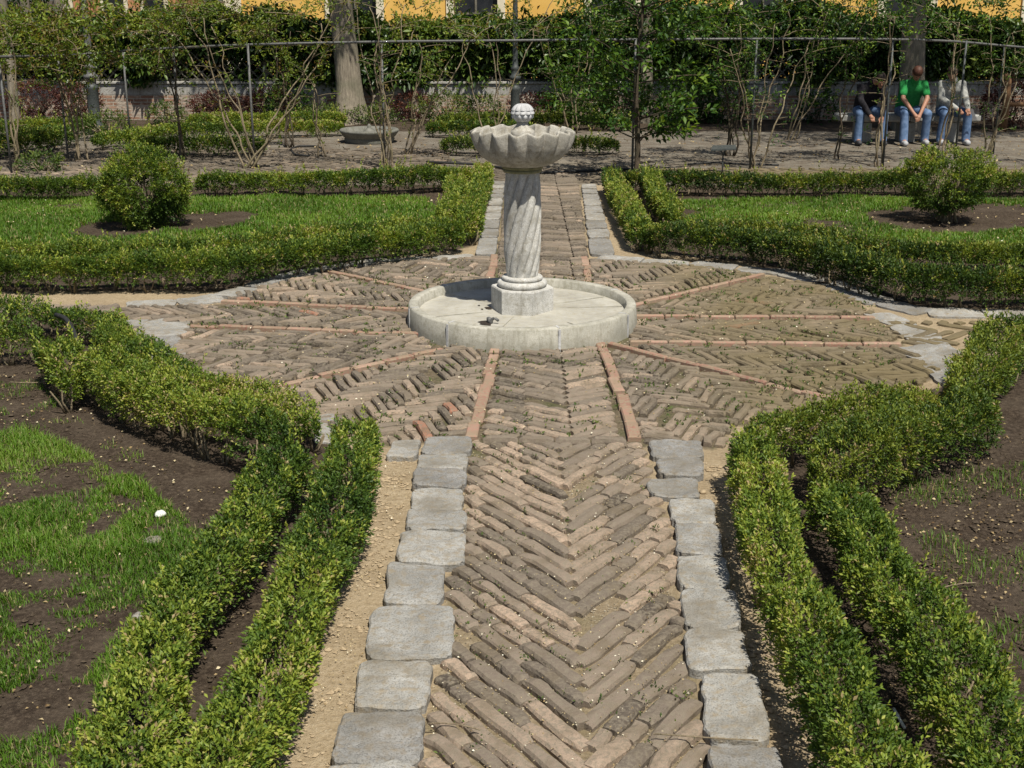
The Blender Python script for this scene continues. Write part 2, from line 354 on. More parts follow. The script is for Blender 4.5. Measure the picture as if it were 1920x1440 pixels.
def hedge(pts, wid, hgt, label, dens=1.0, leaf=.024, mat='box', seed=0, grp=None, k=6, zb=.04, stems=True, gap=.0, bright=0.0, rag=1.0):
    pts = np.array(pts, float)
    P, L = resample(pts, .04); T = np.gradient(P, axis=0); T /= np.linalg.norm(T, axis=1)[:, None]; Nn = np.stack([-T[:, 1], T[:, 0]], 1)
    root = empty('box_hedge', (float(P[0, 0]), float(P[0, 1]), 0), label, 'hedge', grp)
    area = L*(2*hgt+wid)
    n = int(dens*area*((1.5 if leaf < .027 else 2.3)/(leaf*leaf*.30))/k)
    def section(s, th, q):
        # th 0..pi round the cross-section from one foot over the top to the other; q = 1 on the surface
        i = np.clip((s*(len(P)-1)), 0, len(P)-1.001); j = i.astype(int); f = (i-j)[:, None]
        c = P[j]*(1-f)+P[np.minimum(j+1, len(P)-1)]*f; nn = Nn[j]
        cx = np.sign(np.cos(th))*np.abs(np.cos(th))**.55; cz = np.abs(np.sin(th))**.5
        sl = s*L
        wob = fbm(sl*3.0+seed*9.1, th*1.3, seed, 3+seed, 3)
        bump_ = 1+rag*(.78*(wob-.5) + .36*(fbm(sl*11, th*4.0, seed, 9+seed, 2)-.5))
        hh = hgt*(1+rag*.34*(fbm(sl*1.5+seed*3.3, 0*sl, seed, 5, 2)-.5))
        sh = wid*.16*(fbm(sl*1.2+seed*5.5, 0*sl+2, seed, 8, 2)-.5)*rag*1.6
        # the ends of the row round off
        e = np.minimum(sl, L-sl); er = np.clip(e/(wid*.6), .05, 1)**.5
        off = sh + cx*wid*.5*bump_*q*er*(.80+.20*np.sin(np.clip(th, .0, math.pi)))
        z = zb + cz*(hh-zb)*(bump_*.5+.5)*q*(.55+.45*er)
        return np.stack([c[:, 0]+nn[:, 0]*off, c[:, 1]+nn[:, 1]*off, z], 1), nn, cx, wob
    s = R.uniform(0, 1, n); th = R.uniform(0.02, math.pi-.02, n); q = 1-np.abs(R.normal(0, .13, n)); q = np.where(R.uniform(size=n) < .16, R.uniform(.35, .9, n), q)
    C, nn, cx, wob = section(s, th, q)
    if gap:
        g = fbm(s*L*4.0+seed, th*1.5, 0, 21+seed, 2); keep = ~((g < gap) & (C[:, 2] < hgt*.62)); C, nn, cx, wob, th = C[keep], nn[keep], cx[keep], wob[keep], th[keep]
    n = len(C)
    out = np.stack([nn[:, 0]*cx, nn[:, 1]*cx, np.sin(th)*1.1+.25], 1); A = norm(out + R.normal(size=(n, 3))*.45)
    new = fbm(C[:, 0]*5.0, C[:, 1]*5.0, C[:, 2]*5.0+seed, 31, 2); big = fbm(C[:, 0]*1.1, C[:, 1]*1.1, 0, 77, 2)
    topn = C[:, 2]/hgt
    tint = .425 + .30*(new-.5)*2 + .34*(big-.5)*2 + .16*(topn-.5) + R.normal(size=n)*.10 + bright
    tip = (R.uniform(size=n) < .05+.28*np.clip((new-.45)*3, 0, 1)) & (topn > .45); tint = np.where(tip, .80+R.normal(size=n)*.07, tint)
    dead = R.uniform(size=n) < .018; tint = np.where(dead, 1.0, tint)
    mb = MB(); ln = np.where(tip, leaf*2.6, leaf*1.9)
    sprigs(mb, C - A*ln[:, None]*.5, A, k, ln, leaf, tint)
    # long shoots that stand above the clipped top
    ns = int(L*9*rag)
    s2 = R.uniform(0, 1, ns); C2, nn2, cx2, _ = section(s2, R.uniform(.7, 2.4, ns), np.ones(ns)*.97)
    sprigs(mb, C2, norm(np.stack([R.normal(size=ns)*.3, R.normal(size=ns)*.3, np.ones(ns)], 1)), k+4, leaf*4.2*R.uniform(.6, 1.2, ns), leaf*1.1, np.full(ns, .80), .7)
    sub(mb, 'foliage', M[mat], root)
    # twigs and stems
    tb = MB(); nst = int(L/(.16 if stems else .5))+1
    for i in range(nst):
        u = (i+R.uniform(.2, .8))/nst; j = min(int(u*(len(P)-1)), len(P)-1); c = P[j]+Nn[j]*R.uniform(-.2, .2)*wid
        for kx in range(3 if stems else 2):
            e = np.array([c[0]+np.clip(R.normal()*.05, -.09, .09), c[1]+np.clip(R.normal()*.05, -.09, .09), hgt*R.uniform(.35, .68)])
            a = np.array([c[0]+R.normal()*.012, c[1]+R.normal()*.012, -.02]); mdl = (a+e)/2+np.array([R.normal()*.025, R.normal()*.025, 0])
            tube(tb, resample(np.array([a, mdl, e]), .08)[0], np.linspace(.010, .004, max(2, len(resample(np.array([a, mdl, e]), .08)[0]))), 5)
    sub(tb, 'stems', M['stem'], root)['kind'] = 'stuff'
    return root

def arc_tube(mb, pts, r0, r1, n=6, wob=.0, step=.15, tint=.5):
    P, L = resample(np.array(pts, float), step)
    # smooth the polyline
    for _ in range(3):
        Q = P.copy(); Q[1:-1] = (P[:-2]+2*P[1:-1]+P[2:])/4; P = Q
    if wob: 
        t = np.arange(len(P)); o = R.uniform(0, 90)
        W = np.stack([noise(t*.45+o, t*0), noise(t*.45+o+40, t*0), 0*t], 1)-.5; W[:, 2] = 0; W[0] = 0; P = P+W*wob
    tube(mb, P, np.linspace(r0, r1, len(P)), n, tint); return P

# =================================================================== GROUND
sandpoly = PL((440, 1600), (560, 1300), (650, 1050), (700, 860), (560, 800), (420, 760), (240, 680), (190, 590), (-200, 570), (-200, 545), (0, 546), (400, 545), (560, 508), (800, 474), (885, 462), (905, 340), (905, 300), (1140, 300), (1140, 360), (1190, 470), (1400, 492), (1600, 555), (1720, 578), (2100, 575), (2100, 600), (1900, 620), (1850, 700), (1600, 780), (1380, 830), (1400, 1000), (1530, 1300), (1640, 1600))
yy = [1.0]
while yy[-1] < 30: yy.append(yy[-1]+max(.045, yy[-1]*.0075))
yy = np.array(yy); xx = np.arange(-9, 9.01, .06)
X, Y = np.meshgrid(xx, yy); X = X*(np.clip(Y/9, .45, 1.6))
wx = X+.12*(fbm(X*6, Y*6, 0, 1)-.5); wy = Y+.12*(fbm(X*6, Y*6, 0, 2)-.5)
sand = inpoly(wx, wy, sandpoly).astype(float)
grav = ((wy > 17.35) & (wy < 24.3)).astype(float)
grav = np.maximum(grav*.9, 0)
Z = .05*(fbm(X*1.3, Y*1.3, 0, 5)-.5) + .03*(fbm(X*9, Y*9, 0, 6)-.5); Z = Z*(1-.75*np.maximum(sand, grav)) - .004
mb = MB(); n1, n2 = X.shape; idx = np.arange(n1*n2).reshape(n1, n2)
Q = np.stack([idx[:-1, :-1], idx[:-1, 1:], idx[1:, 1:], idx[1:, :-1]], -1).reshape(-1, 4)
mb.add(np.stack([X, Y, Z], -1).reshape(-1, 3), [Q]); gr = mb.build('ground', M['ground']); setst(gr)
cirp = PL((480, 745), (320, 700), (340, 610), (230, 606), (225, 578), (412, 570), (480, 540), (606, 512), (760, 489), (925, 483), (950, 330), (1084, 330), (1098, 484), (1300, 498), (1540, 534), (1640, 600), (1700, 650), (1790, 700), (1590, 757), (1380, 800), (1345, 842), (1205, 834), (1240, 940), (1275, 1100), (1330, 1400), (1350, 1600), (770, 1600), (815, 1300), (852, 1200), (840, 1100), (872, 960), (884, 828), (715, 838))
joint = inpoly(X+.05*(fbm(X*6, Y*6, 0, 1)-.5), Y, cirp).astype(float)*np.clip((Y-5.6)/1.4, .45, 1)
for nm, arr in (('sand', sand), ('gravel', grav), ('joint', joint)):
    a = gr.data.attributes.new(nm, 'FLOAT', 'POINT'); a.data.foreach_set('value', arr.astype(np.float32).ravel())
mb = MB(); mb.add([(-300, -40, -.06), (300, -40, -.06), (300, 400, -.06), (-300, 400, -.06)], [[0, 1, 2, 3]])
setst(mb.build('terrain', M['ground']))
def gz(x, y):
    s_ = inpoly(x, y, sandpoly) | (np.asarray(y) > 17.35)
    return (.05*(fbm(x*1.3, y*1.3, 0, 5)-.5))*np.where(s_, .25, 1)

# =================================================================== PAVING
def brick_mesh(mb, cx, cy, dirx, diry, length, width, top, tint, hi=True):
    """worn, rounded brick lying on the ground; arrays of n bricks at once"""
    n = len(cx); ku = 8 if hi else 3
    us = np.linspace(-1, 1, ku); us = np.sign(us)*np.abs(us)**.7
    prof = [(-1, -.5), (-.96, .50), (-.72, .92), (0, 1.02), (.72, .92), (.96, .50), (1, -.5)] if hi else [(-1, -.5), (-.8, .9), (.8, .9), (1, -.5)]
    kv = len(prof); V = np.zeros((n, ku, kv, 3)); sd = R.uniform(0, 100, n)
    for a, u in enumerate(us):
        endr = 1.0 if abs(u) < .99 else .90; enz = 1.0 if abs(u) < .99 else .74
        for b, (p, q) in enumerate(prof):
            nz = noise(sd+a*.9, np.full(n, b*.7), 0, 3)-.5; nz2 = noise(sd+a*1.1, np.full(n, b*.8)+30, 0, 4)-.5
            lo_ = u*length/2*(1 if abs(u) < .99 else 1); la = p*width/2*endr*(1+.24*nz)+width*.06*nz2
            bow = .012*(noise(sd, np.full(n, a*.4), 0, 8)-.5)*2
            V[:, a, b, 0] = cx+dirx*lo_-diry*(la+bow); V[:, a, b, 1] = cy+diry*lo_+dirx*(la+bow)
            V[:, a, b, 2] = np.where(q < 0, -.02, top*q*enz + .007*nz2 + .005*nz)
    idx = np.arange(ku*kv).reshape(ku, kv)
    q = np.stack([idx[:-1, :-1], idx[1:, :-1], idx[1:, 1:], idx[:-1, 1:]], -1).reshape(-1, 4)
    off = (np.arange(n)*ku*kv)[:, None]
    Fq = (q[None]+off[:, :, None]).reshape(-1, 4); caps = np.concatenate([idx[0][None, ::-1]*1, idx[-1][None]], 0)
    Fc = (caps[None]+off[:, :, None]).reshape(-1, kv)
    mb.v.append(V.reshape(-1, 3))
    # flip so that the tops face up
    mb.f.append(Fq[:, ::-1]*1+mb.n); mb.t.append(np.repeat(tint, len(q))); mb.f.append(Fc[:, ::-1]+mb.n); mb.t.append(np.repeat(tint, 2)); mb.n += n*ku*kv
def pave(mb, poly, origin, udir, ang, bands, L=.36, wd=.067, pitch=.082, top=.030, warm=.5, hi=True, drop=.03):
    poly = np.array(poly); u = np.array(udir, float); u /= np.linalg.norm(u); v = np.array([-u[1], u[0]])
    loc = (poly-np.array(origin))@np.stack([u, v], 1); u0, u1, v0, v1 = loc[:, 0].min()-.3, loc[:, 0].max()+.3, loc[:, 1].min(), loc[:, 1].max()
    a = math.radians(ang); W = L*math.cos(a)
    for k_ in range(int(math.floor(v0/W))-1, int(math.ceil(v1/W))+1):
        sg = bands(k_); vc = (k_+.5)*W; step = pitch/math.cos(a)
        off = sum((bands(q)+bands(q+1))/2 for q in range(0, k_))*W*math.tan(a) if k_ >= 0 else -sum((bands(q)+bands(q+1))/2 for q in range(k_, 0))*W*math.tan(a)
        nr = int((u1-u0)/step)+3; uc = u0 + (off % step) + (np.arange(nr)-1)*step + R.uniform(-.006, .006, nr) + .018*(fbm(np.arange(nr)*.35+k_*3, np.zeros(nr)+k_, 0, 71, 2)-.5)
        cxy = np.array(origin)+uc[:, None]*u+vc*v
        # shift so that adjoining bands meet in a V
        aj = R.normal(0, .020, nr)+.08*(fbm(np.arange(nr)*.22, np.zeros(nr)+k_*.6, 0, 72, 2)-.5); dx = math.cos(a)*1.0; d = np.stack([np.cos(a+aj)*v[0]+sg*np.sin(a+aj)*u[0], np.cos(a+aj)*v[1]+sg*np.sin(a+aj)*u[1]], 1)
        # clip each brick to the polygon
        ts = np.linspace(-.5, .5, 13); pts_ = cxy[:, None]+d[:, None]*ts[None, :, None]*L
        ins = inpoly(pts_[..., 0], pts_[..., 1], [tuple(p) for p in poly])
        for i in range(nr):
            w_ = np.where(ins[i])[0]
            if len(w_) < 3: continue
            t0, t1 = ts[w_[0]], ts[w_[-1]]; le = (t1-t0)*L-.004
            if le < .05 or R.uniform() < drop: continue
            if drop == .05 and cxy[i][1] < 6 and fbm(np.array([cxy[i][0]*2.6]), np.array([cxy[i][1]*2.2]), 0, 19, 2)[0]+.25*(abs(cxy[i][0]-.2) > .34) > 2: continue
            c0 = cxy[i]+d[i]*(t0+t1)/2*L
            pieces = [(c0, le)]
            if le > .2 and R.uniform() < .30:
                f = R.uniform(.35, .65); pieces = [(c0+d[i]*(-(1-f)/2)*le, le*f-.008), (c0+d[i]*(f/2)*le, le*(1-f)-.008)]
            for (pc, pl_) in pieces:
                tn = warm+.32*(fbm(np.array([pc[0]*.9]), np.array([pc[1]*.9]), 0, 41)[0]-.5)*2+R.normal()*.21
                if R.uniform() < .004: tn = 1.0
                mb.q.append((pc[0], pc[1], d[i][0], d[i][1], pl_, wd*R.uniform(.86, 1.12), top*R.uniform(.7, 1.2), min(tn, .93) if tn != 1.0 else 1.0, hi))
class PB(MB):
    def __init__(s): super().__init__(); s.q = []
    def flush(s):
        for hi in (True, False):
            A_ = np.array([q[:8] for q in s.q if q[8] == hi])
            if len(A_): brick_mesh(s, *[A_[:, i] for i in range(7)], A_[:, 7], hi)
alt = lambda k_: 1 if k_ % 2 else -1
pv = PB()
CEN = (0.08, 9.80)
def radial(px, py):
    g = G(px, py); return (CEN[0]-g[0], CEN[1]-g[1])
pave(pv, PL((885, 832), (1197, 834), (1218, 870), (1236, 940), (1262, 1000), (1275, 1100), (1285, 1200), (1312, 1280), (1330, 1400), (1360, 1700), (770, 1700), (800, 1400), (815, 1300), (852, 1200), (838, 1100), (870, 1040), (872, 960), (878, 860)), G(1062, 1000), (0, -1), 55, lambda k_: 1 if k_ < 0 else -1, warm=.50, drop=.05)
# inside the circle, straight on towards the basin
pave(pv, PL((940, 655), (1122, 655), (1176, 828), (900, 826)), G(1062, 750), (0, -1), 33, lambda k_: 1 if k_ < 0 else -1, L=.32, pitch=.084, warm=.42)
pave(pv, PL((935, 540), (930, 486), (1093, 486), (1100, 530)), G(1066, 480), (0, -1), 20, lambda k_: 1 if k_ < 0 else -1, L=.31, pitch=.095, warm=.36)
pave(pv, PL((932, 484), (950, 328), (1084, 328), (1104, 484)), G(1060, 420), (0, -1), 18, lambda k_: 1 if k_ < 0 else -1, L=.31, pitch=.10, warm=.33)
pave(pv, PL((922, 655), (878, 828), (715, 838), (600, 800), (480, 742), (812, 668), (850, 650)), G(700, 750), radial(640, 790), 46, alt, warm=.40, L=.34, wd=.057, pitch=.071)
pave(pv, PL((815, 660), (462, 733), (380, 740), (300, 700), (345, 619), (800, 634)), G(560, 660), radial(400, 670), 52, alt, warm=.44, L=.34, wd=.057, pitch=.071)
pave(pv, PL((800, 628), (345, 606), (235, 606), (225, 578), (412, 574), (800, 590)), G(560, 597), radial(330, 597), 52, lambda k_: 1 if k_ < 0 else -1, warm=.44, L=.34, wd=.057, pitch=.071)
pave(pv, PL((800, 580), (418, 563), (480, 542), (606, 514), (800, 553)), G(600, 550), radial(520, 545), 45, alt, warm=.42, L=.34, wd=.057, pitch=.071)
pave(pv, PL((810, 549), (625, 507), (760, 491), (905, 484), (925, 484), (915, 530), (850, 545)), G(760, 510), radial(740, 500), 45, alt, warm=.4, L=.34, wd=.057, pitch=.071)
pave(pv, PL((1108, 540), (1100, 488), (1300, 500), (1425, 515), (1170, 572)), G(1250, 520), radial(1260, 510), 45, alt, warm=.34, L=.34, wd=.057, pitch=.071)
pave(pv, PL((1180, 584), (1440, 521), (1540, 536), (1600, 560), (1640, 592), (1180, 593)), G(1400, 565), radial(1480, 560), 50, alt, warm=.32, top=.026, L=.34, wd=.057, pitch=.071)
pave(pv, PL((1180, 602), (1650, 604), (1690, 645), (1180, 642)), G(1440, 622), radial(1600, 622), 54, lambda k_: 1 if k_ < 0 else -1, warm=.30, top=.03, L=.34, wd=.057, pitch=.071)
pave(pv, PL((1180, 651), (1695, 655), (1760, 700), (1700, 745), (1590, 755), (1160, 655)), G(1500, 690), radial(1640, 700), 54, alt, warm=.28, top=.03, L=.34, wd=.057, pitch=.071)
pave(pv, PL((1140, 655), (1560, 757), (1380, 800), (1345, 842), (1205, 834), (1150, 690)), G(1260, 770), radial(1330, 800), 44, alt, warm=.36, L=.34, wd=.057, pitch=.071)
pave(pv, PL((1650, 604), (1850, 604), (1800, 650), (1700, 648)), G(1750, 622), (1, 0), 50, alt, warm=.22, top=.014, drop=.2)
pave(pv, PL((-120, 566), (225, 576), (232, 604), (150, 590), (-120, 590)), G(100, 575), (1, 0), 50, alt, warm=.36, drop=.15)
# header course across the path mouth and soldier bricks
hx = np.linspace(905, 1175, 5)
for i in range(4):
    a_, b_ = np.array(G(hx[i], 833+2*(i > 1))), np.array(G(hx[i+1], 833+3*(i > 0))); d_ = (b_-a_); l_ = np.linalg.norm(d_); d_ /= l_
    pv.q.append((*(a_+b_)/2, *d_, l_-.01, .07, .05, .35, True))
# cross path far behind the beds, low detail bricks
pave(pv, [(-9, 17.5), (9, 17.5), (9, 19.0), (-9, 19.0)], (0.3, 18.2), (1, 0), 45, alt, L=.34, wd=.085, pitch=.105, top=.022, warm=.25, hi=False, drop=.12)
pave(pv, [(-9, 19.0), (-1, 19.0), (-1, 21.5), (-9, 21.5)], (-4, 20.2), (1, .2), 45, alt, L=.34, wd=.085, pitch=.105, top=.022, warm=.22, hi=False, drop=.2)
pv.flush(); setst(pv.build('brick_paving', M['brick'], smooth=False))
# red brick lines
rl = PB()
def redline(p0, p1, w_=.085, L_=.27, jig=.005):
    a_ = np.array(G(*p0)); b_ = np.array(G(*p1)); l_ = np.linalg.norm(b_-a_); d_ = (b_-a_)/l_; n_ = max(1, round(l_/L_)); nv = np.array([-d_[1], d_[0]])
    for i in range(n_):
        c_ = a_+(b_-a_)*(i+.5)/n_+nv*R.normal()*jig; th_ = R.normal()*.02; dd = np.array([d_[0]-d_[1]*th_, d_[1]+d_[0]*th_])
        box(rl, (c_[0], c_[1], .0+R.uniform(0, .007)-.012*(R.uniform() < .12)), (l_/n_-.010, w_*R.uniform(.93, 1.05), .055), math.atan2(dd[1], dd[0]), R.uniform(.1, 1), .008)
for p0, p1 in (((932, 650), (884, 826)), ((1128, 648), (1163, 740)), ((1165, 746), (1190, 828)), ((830, 660), (470, 737)), ((800, 632), (347, 613)), ((800, 585), (415, 568)), ((800, 551), (612, 511)), ((918, 535), (927, 482)), ((1104, 535), (1095, 482)), ((1170, 580), (1432, 518)), ((1180, 597), (1640, 599)), ((1180, 646), (1690, 650)), ((1140, 648), (1575, 757))):
    redline(p0, p1, .075 if abs(p0[0]-p1[0]) < 70 else .048)
setst(rl.build('red_brick_lines', M['redbrick'], smooth=False))
# granite slabs edging the paths and circle
sl = MB()
def slab(quad, top=.04, nu=22, nv=16, amp=.005):
    """quad: 4 ground points, counter-clockwise"""
    q = np.array(quad, float); sd = R.uniform(0, 500)
    us = np.linspace(-1, 1, nu); us = np.sign(us)*np.abs(us)**.6; vs = np.linspace(-1, 1, nv); vs = np.sign(vs)*np.abs(vs)**.6
    U, V = np.meshgrid(us, vs, indexing='ij'); a = (U+1)/2; b = (V+1)/2
    # round the outline: superellipse squash
    rr = (np.abs(U)**16+np.abs(V)**16)**(1/16.); mx = np.maximum(np.abs(U), np.abs(V))+1e-9; k_ = mx/np.maximum(rr, 1e-9)
    a = .5+U*k_/2; b = .5+V*k_/2
    P = (q[0]*((1-a)*(1-b))[..., None]+q[1]*(a*(1-b))[..., None]+q[2]*(a*b)[..., None]+q[3]*((1-a)*b)[..., None])
    cen = q.mean(0); wob = .020*(fbm(P[..., 0]*16+sd, P[..., 1]*16, 0, 4, 4)-.5)*2-.03*(np.abs(U*V)**6)*noise(U*1.01+sd, V*1.01, 0, 9)
    dirv = P-cen; dl = np.linalg.norm(dirv, axis=-1, keepdims=True)+1e-9; P = P+dirv/dl*wob[..., None]*(mx[..., None] > .8)
    edge = mx; z = top*(1-np.clip((edge-.95)/.05, 0, 1)**2.0*.2)+1.3*amp*(fbm(P[..., 0]*14+sd, P[..., 1]*14, 0, 5)-.5)*2 + .014*(fbm(P[..., 0]*5+sd, P[..., 1]*4, 0, 15)-.5)*2
    Vt = np.concatenate([P, z[..., None]], -1).reshape(-1, 3); idx = np.arange(nu*nv).reshape(nu, nv)
    Q = np.stack([idx[:-1, :-1], idx[1:, :-1], idx[1:, 1:], idx[:-1, 1:]], -1).reshape(-1, 4)
    rim = np.concatenate([idx[:, 0], idx[-1, 1:], idx[-2::-1, -1], idx[0, -2:0:-1]]); n0 = nu*nv
    bot = Vt[rim].copy(); bot[:, 2] = -.03; m_ = len(rim); r2 = np.arange(m_)
    S = np.stack([rim, n0+r2, n0+(r2+1) % m_, np.roll(rim, -1)], 1)
    sl.add(np.concatenate([Vt, bot]), [Q, S], R.uniform(0, 1))
def slabpx(y0, y1, l0, r0, l1, r1, top=.04):
    g = .8; slab([G(l1+g, y1-g), G(r1-g, y1-g), G(r0-g, y0+g), G(l0+g, y0+g)], top*R.uniform(.85, 1.2))
for a in ((827, 859, 797, 888, 790, 884), (859, 892, 784, 878, 780, 876), (892, 924, 777, 876, 774, 873), (924, 966, 771, 872, 768, 868), (967, 1006, 765, 876, 760, 874), (1007, 1070, 750, 872, 742, 873), (1071, 1145, 728, 838, 716, 832), (1146, 1248, 698, 856, 685, 850), (1253, 1346, 672, 812, 660, 802), (1351, 1448, 640, 797, 618, 790), (1452, 1570, 612, 790, 575, 770), (1575, 1700, 570, 760, 520, 735)):
    slabpx(*a)
for a in ((834, 868, 1212, 1316, 1222, 1322), (869, 905, 1230, 1315, 1236, 1320), (906, 941, 1214, 1306, 1216, 1312), (943, 993, 1252, 1336, 1256, 1345), (994, 1052, 1264, 1348, 1268, 1358), (1053, 1117, 1266, 1360, 1272, 1372), (1118, 1190, 1274, 1380, 1282, 1396), (1193, 1272, 1278, 1394, 1290, 1412), (1278, 1404, 1312, 1420, 1322, 1448), (1411, 1500, 1326, 1462, 1330, 1485), (1506, 1640, 1340, 1500, 1350, 1540)):
    slabpx(*a)
yb = [342, 349, 357, 366, 377, 389, 402, 417, 433, 450, 482]
for i in range(10):
    y0, y1 = yb[i], yb[i+1]; f0, f1 = (y0-342)/140, (y1-342)/140
    slabpx(y0, y1, 925-35*f0, 948-18*f0, 925-35*f1, 948-18*f1, .03)
    if i: slabpx(y0, y1, 1088+18*f0, 1116+38*f0, 1088+18*f1, 1116+38*f1, .03)
def slabband(pts, wd, L_=.42, top=.022, sgn=1):
    P, L = resample(np.array([G(*p) for p in pts]), L_)
    for i in range(len(P)-1):
        d_ = P[i+1]-P[i]; l_ = np.linalg.norm(d_); d_ = d_/l_; nv = np.array([-d_[1], d_[0]])*wd/2*R.uniform(.8, 1.15); e = d_*l_*.015
        slab([P[i]+e-nv, P[i+1]-e-nv, P[i+1]-e+nv, P[i]+e+nv], top*R.uniform(.7, 1.2), 9, 7)
slabband([(235, 573), (400, 566), (470, 541), (555, 514), (690, 493), (890, 483)], .24)
slabband([(312, 606), (300, 640), (322, 700)], .34)
slabband([(225, 610), (310, 608)], .2)
slabband([(1120, 485), (1300, 497), (1470, 512), (1560, 533), (1640, 566), (1720, 588), (1950, 590)], .30, top=.014)
slabband([(1640, 588), (1690, 606), (1740, 640), (1780, 668)], .26, top=.012)
slabband([(1700, 650), (1790, 690), (1815, 725)], .34, top=.014)
for a in ((832, 866, 738, 790, 722, 780), (780, 835, 590, 628, 588, 640)): slabpx(*a, .03)
setst(sl.build('stone_edging', M['granite'], smooth=False))

# =================================================================== FOUNTAIN
fc = (CEN[0], CEN[1], 0)
ft = empty('fountain', fc, 'pale stone fountain with scalloped bowl on twisted column in a round basin', 'fountain')
RB = .893; ZR = .179; ZF = .115
mb = MB(); n = 96
lathe(mb, [(RB+.012, -.03), (RB+.008, .05), (RB-.002, ZR-.012), (RB-.012, ZR), (RB-.068, ZR+.001), (RB-.078, ZR-.008), (RB-.084, ZF-.03)], fc, n)
sub(mb, 'basin_rim', M['basin'], ft)
for a in (-38, 17, 62, 118, 170, 228, 285):   # pale mortar joints between the rim's curved blocks
    jb = MB(); t_ = math.radians(a); rr_ = RB+.0085; x_, y_ = fc[0]+math.sin(t_)*rr_, fc[1]-math.cos(t_)*rr_
    box(jb, (x_, y_, .078), (.018, .006, .185), t_, .5); box(jb, (fc[0]+math.sin(t_)*(RB-.04), fc[1]-math.cos(t_)*(RB-.04), ZR+.0012), (.012, .062, .004), t_, .5)
    sub(jb, 'mortar_joint', M['limeball'], ft, False)
mb = MB(); lathe(mb, [(.001, ZF-.0), (.2, ZF), (.5, ZF-.002), (RB-.075, ZF-.004)], fc, n, lambda r, z, t: (r, z+.006*(fbm(r*3*np.sin(t)+5, r*3*np.cos(t)+5, 0, 3)-.5)))
fl = sub(mb, 'basin_floor', M['floor'], ft)
for a, r0, r1 in ((96, .27, .80), (122, .27, .80), (38, .55, .8), (-15, .27, .8), (-70, .28, .8), (-130, .3, .8), (180, .3, .8)):
    mb = MB(); t_ = math.radians(a); rm = (r0+r1)/2; box(mb, (fc[0]+math.sin(t_)*rm, fc[1]-math.cos(t_)*rm, ZF+.0005), (.005, r1-r0, .004), t_, .5)
    sub(mb, 'crack', M['basin'], ft, False)
for (hx_, hy_, r_) in ((916, 578, .035), (910, 606, .06), (898, 573, .012), (904, 580, .012)):
    mb = MB(); g = G(hx_, hy_, ZF); lathe(mb, [(.001, .0022), (r_*.7, .003), (r_, .001)], (g[0], g[1], ZF+.001), 12, lambda r, z, t: (r*(1+.35*np.sin(2*t+1)+.2*np.sin(5*t)), z))
    sub(mb, 'drain_hole', M['hole'], ft)  # flat disc, the hole's shadow is painted in its colour
mb = MB(); g = G(920, 606, ZF)
arc_tube(mb, [(g[0], g[1], ZF-.01), (g[0]+.005, g[1], ZF+.035), (g[0]+.03, g[1]-.01, ZF+.05), (g[0]+.06, g[1]-.01, ZF+.02)], .014, .010, 8, 0, .015)
box(mb, (g[0]-.01, g[1]+.01, ZF+.02), (.03, .04, .05), .4, .5, .008); sub(mb, 'broken_pipe', M['iron'], ft)
# hexagonal plinth
mb = MB(); hx = [math.radians(20+60*i) for i in range(6)]
def hexring(r, z): return [(fc[0]+r*math.sin(t), fc[1]-r*math.cos(t), z) for t in hx]
rings = [hexring(.247, ZF-.02), hexring(.247, .29), hexring(.241, .300), hexring(.10, .301)]
v = [p for r_ in rings for p in r_]; f = []
for a in range(3):
    for k_ in range(6): f.append([6*a+k_, 6*a+(k_+1) % 6, 6*a+6+(k_+1) % 6, 6*a+6+k_])
f.append([18+k_ for k_ in range(6)]); mb.add(v, f); sub(mb, 'plinth', M['lime'], ft, False)
def torus_prof(r, z0, z1, b, k_=8): return [(r-b+b*math.sin(math.pi*i/k_), z0+(z1-z0)*(1-math.cos(math.pi*i/k_))/2) for i in range(k_+1)]
mb = MB(); lathe(mb, [(.12, .30)]+torus_prof(.195, .3005, .348, .022)+[(.165, .350)]+torus_prof(.16, .352, .384, .014)+[(.10, .386)], fc, 72); sub(mb, 'base_moulding', M['lime'], ft)
# twisted column
mb = MB(); zs = np.linspace(.38, 1.19, 70)
def colr(z):
    u = (z-.38)/.81; return np.interp(u, [0, .06, .25, .6, .85, 1], [.118, .130, .146, .148, .142, .130])
def tw(r, z, t):
    a = 11*(t - 2.6*(z-.38)); c_ = np.abs(np.sin(a/2)); u = (z-.38)/.81; amp = np.clip(u/.05, .2, 1)*np.clip((1-u)/.05, .2, 1)
    return r*(1.01-.17*amp*(1-c_)**1.6-.05*amp*((a/2/math.pi) % 1)), z
lathe(mb, [(colr(z), z) for z in zs], fc, 240, tw); sub(mb, 'column', M['lime'], ft)
mb = MB(); lathe(mb, [(.12, 1.185)]+torus_prof(.150, 1.188, 1.212, .012)+[(.142, 1.214)]+torus_prof(.160, 1.216, 1.240, .012)+[(.1, 1.241)], fc, 72); sub(mb, 'collar', M['moss'], ft)
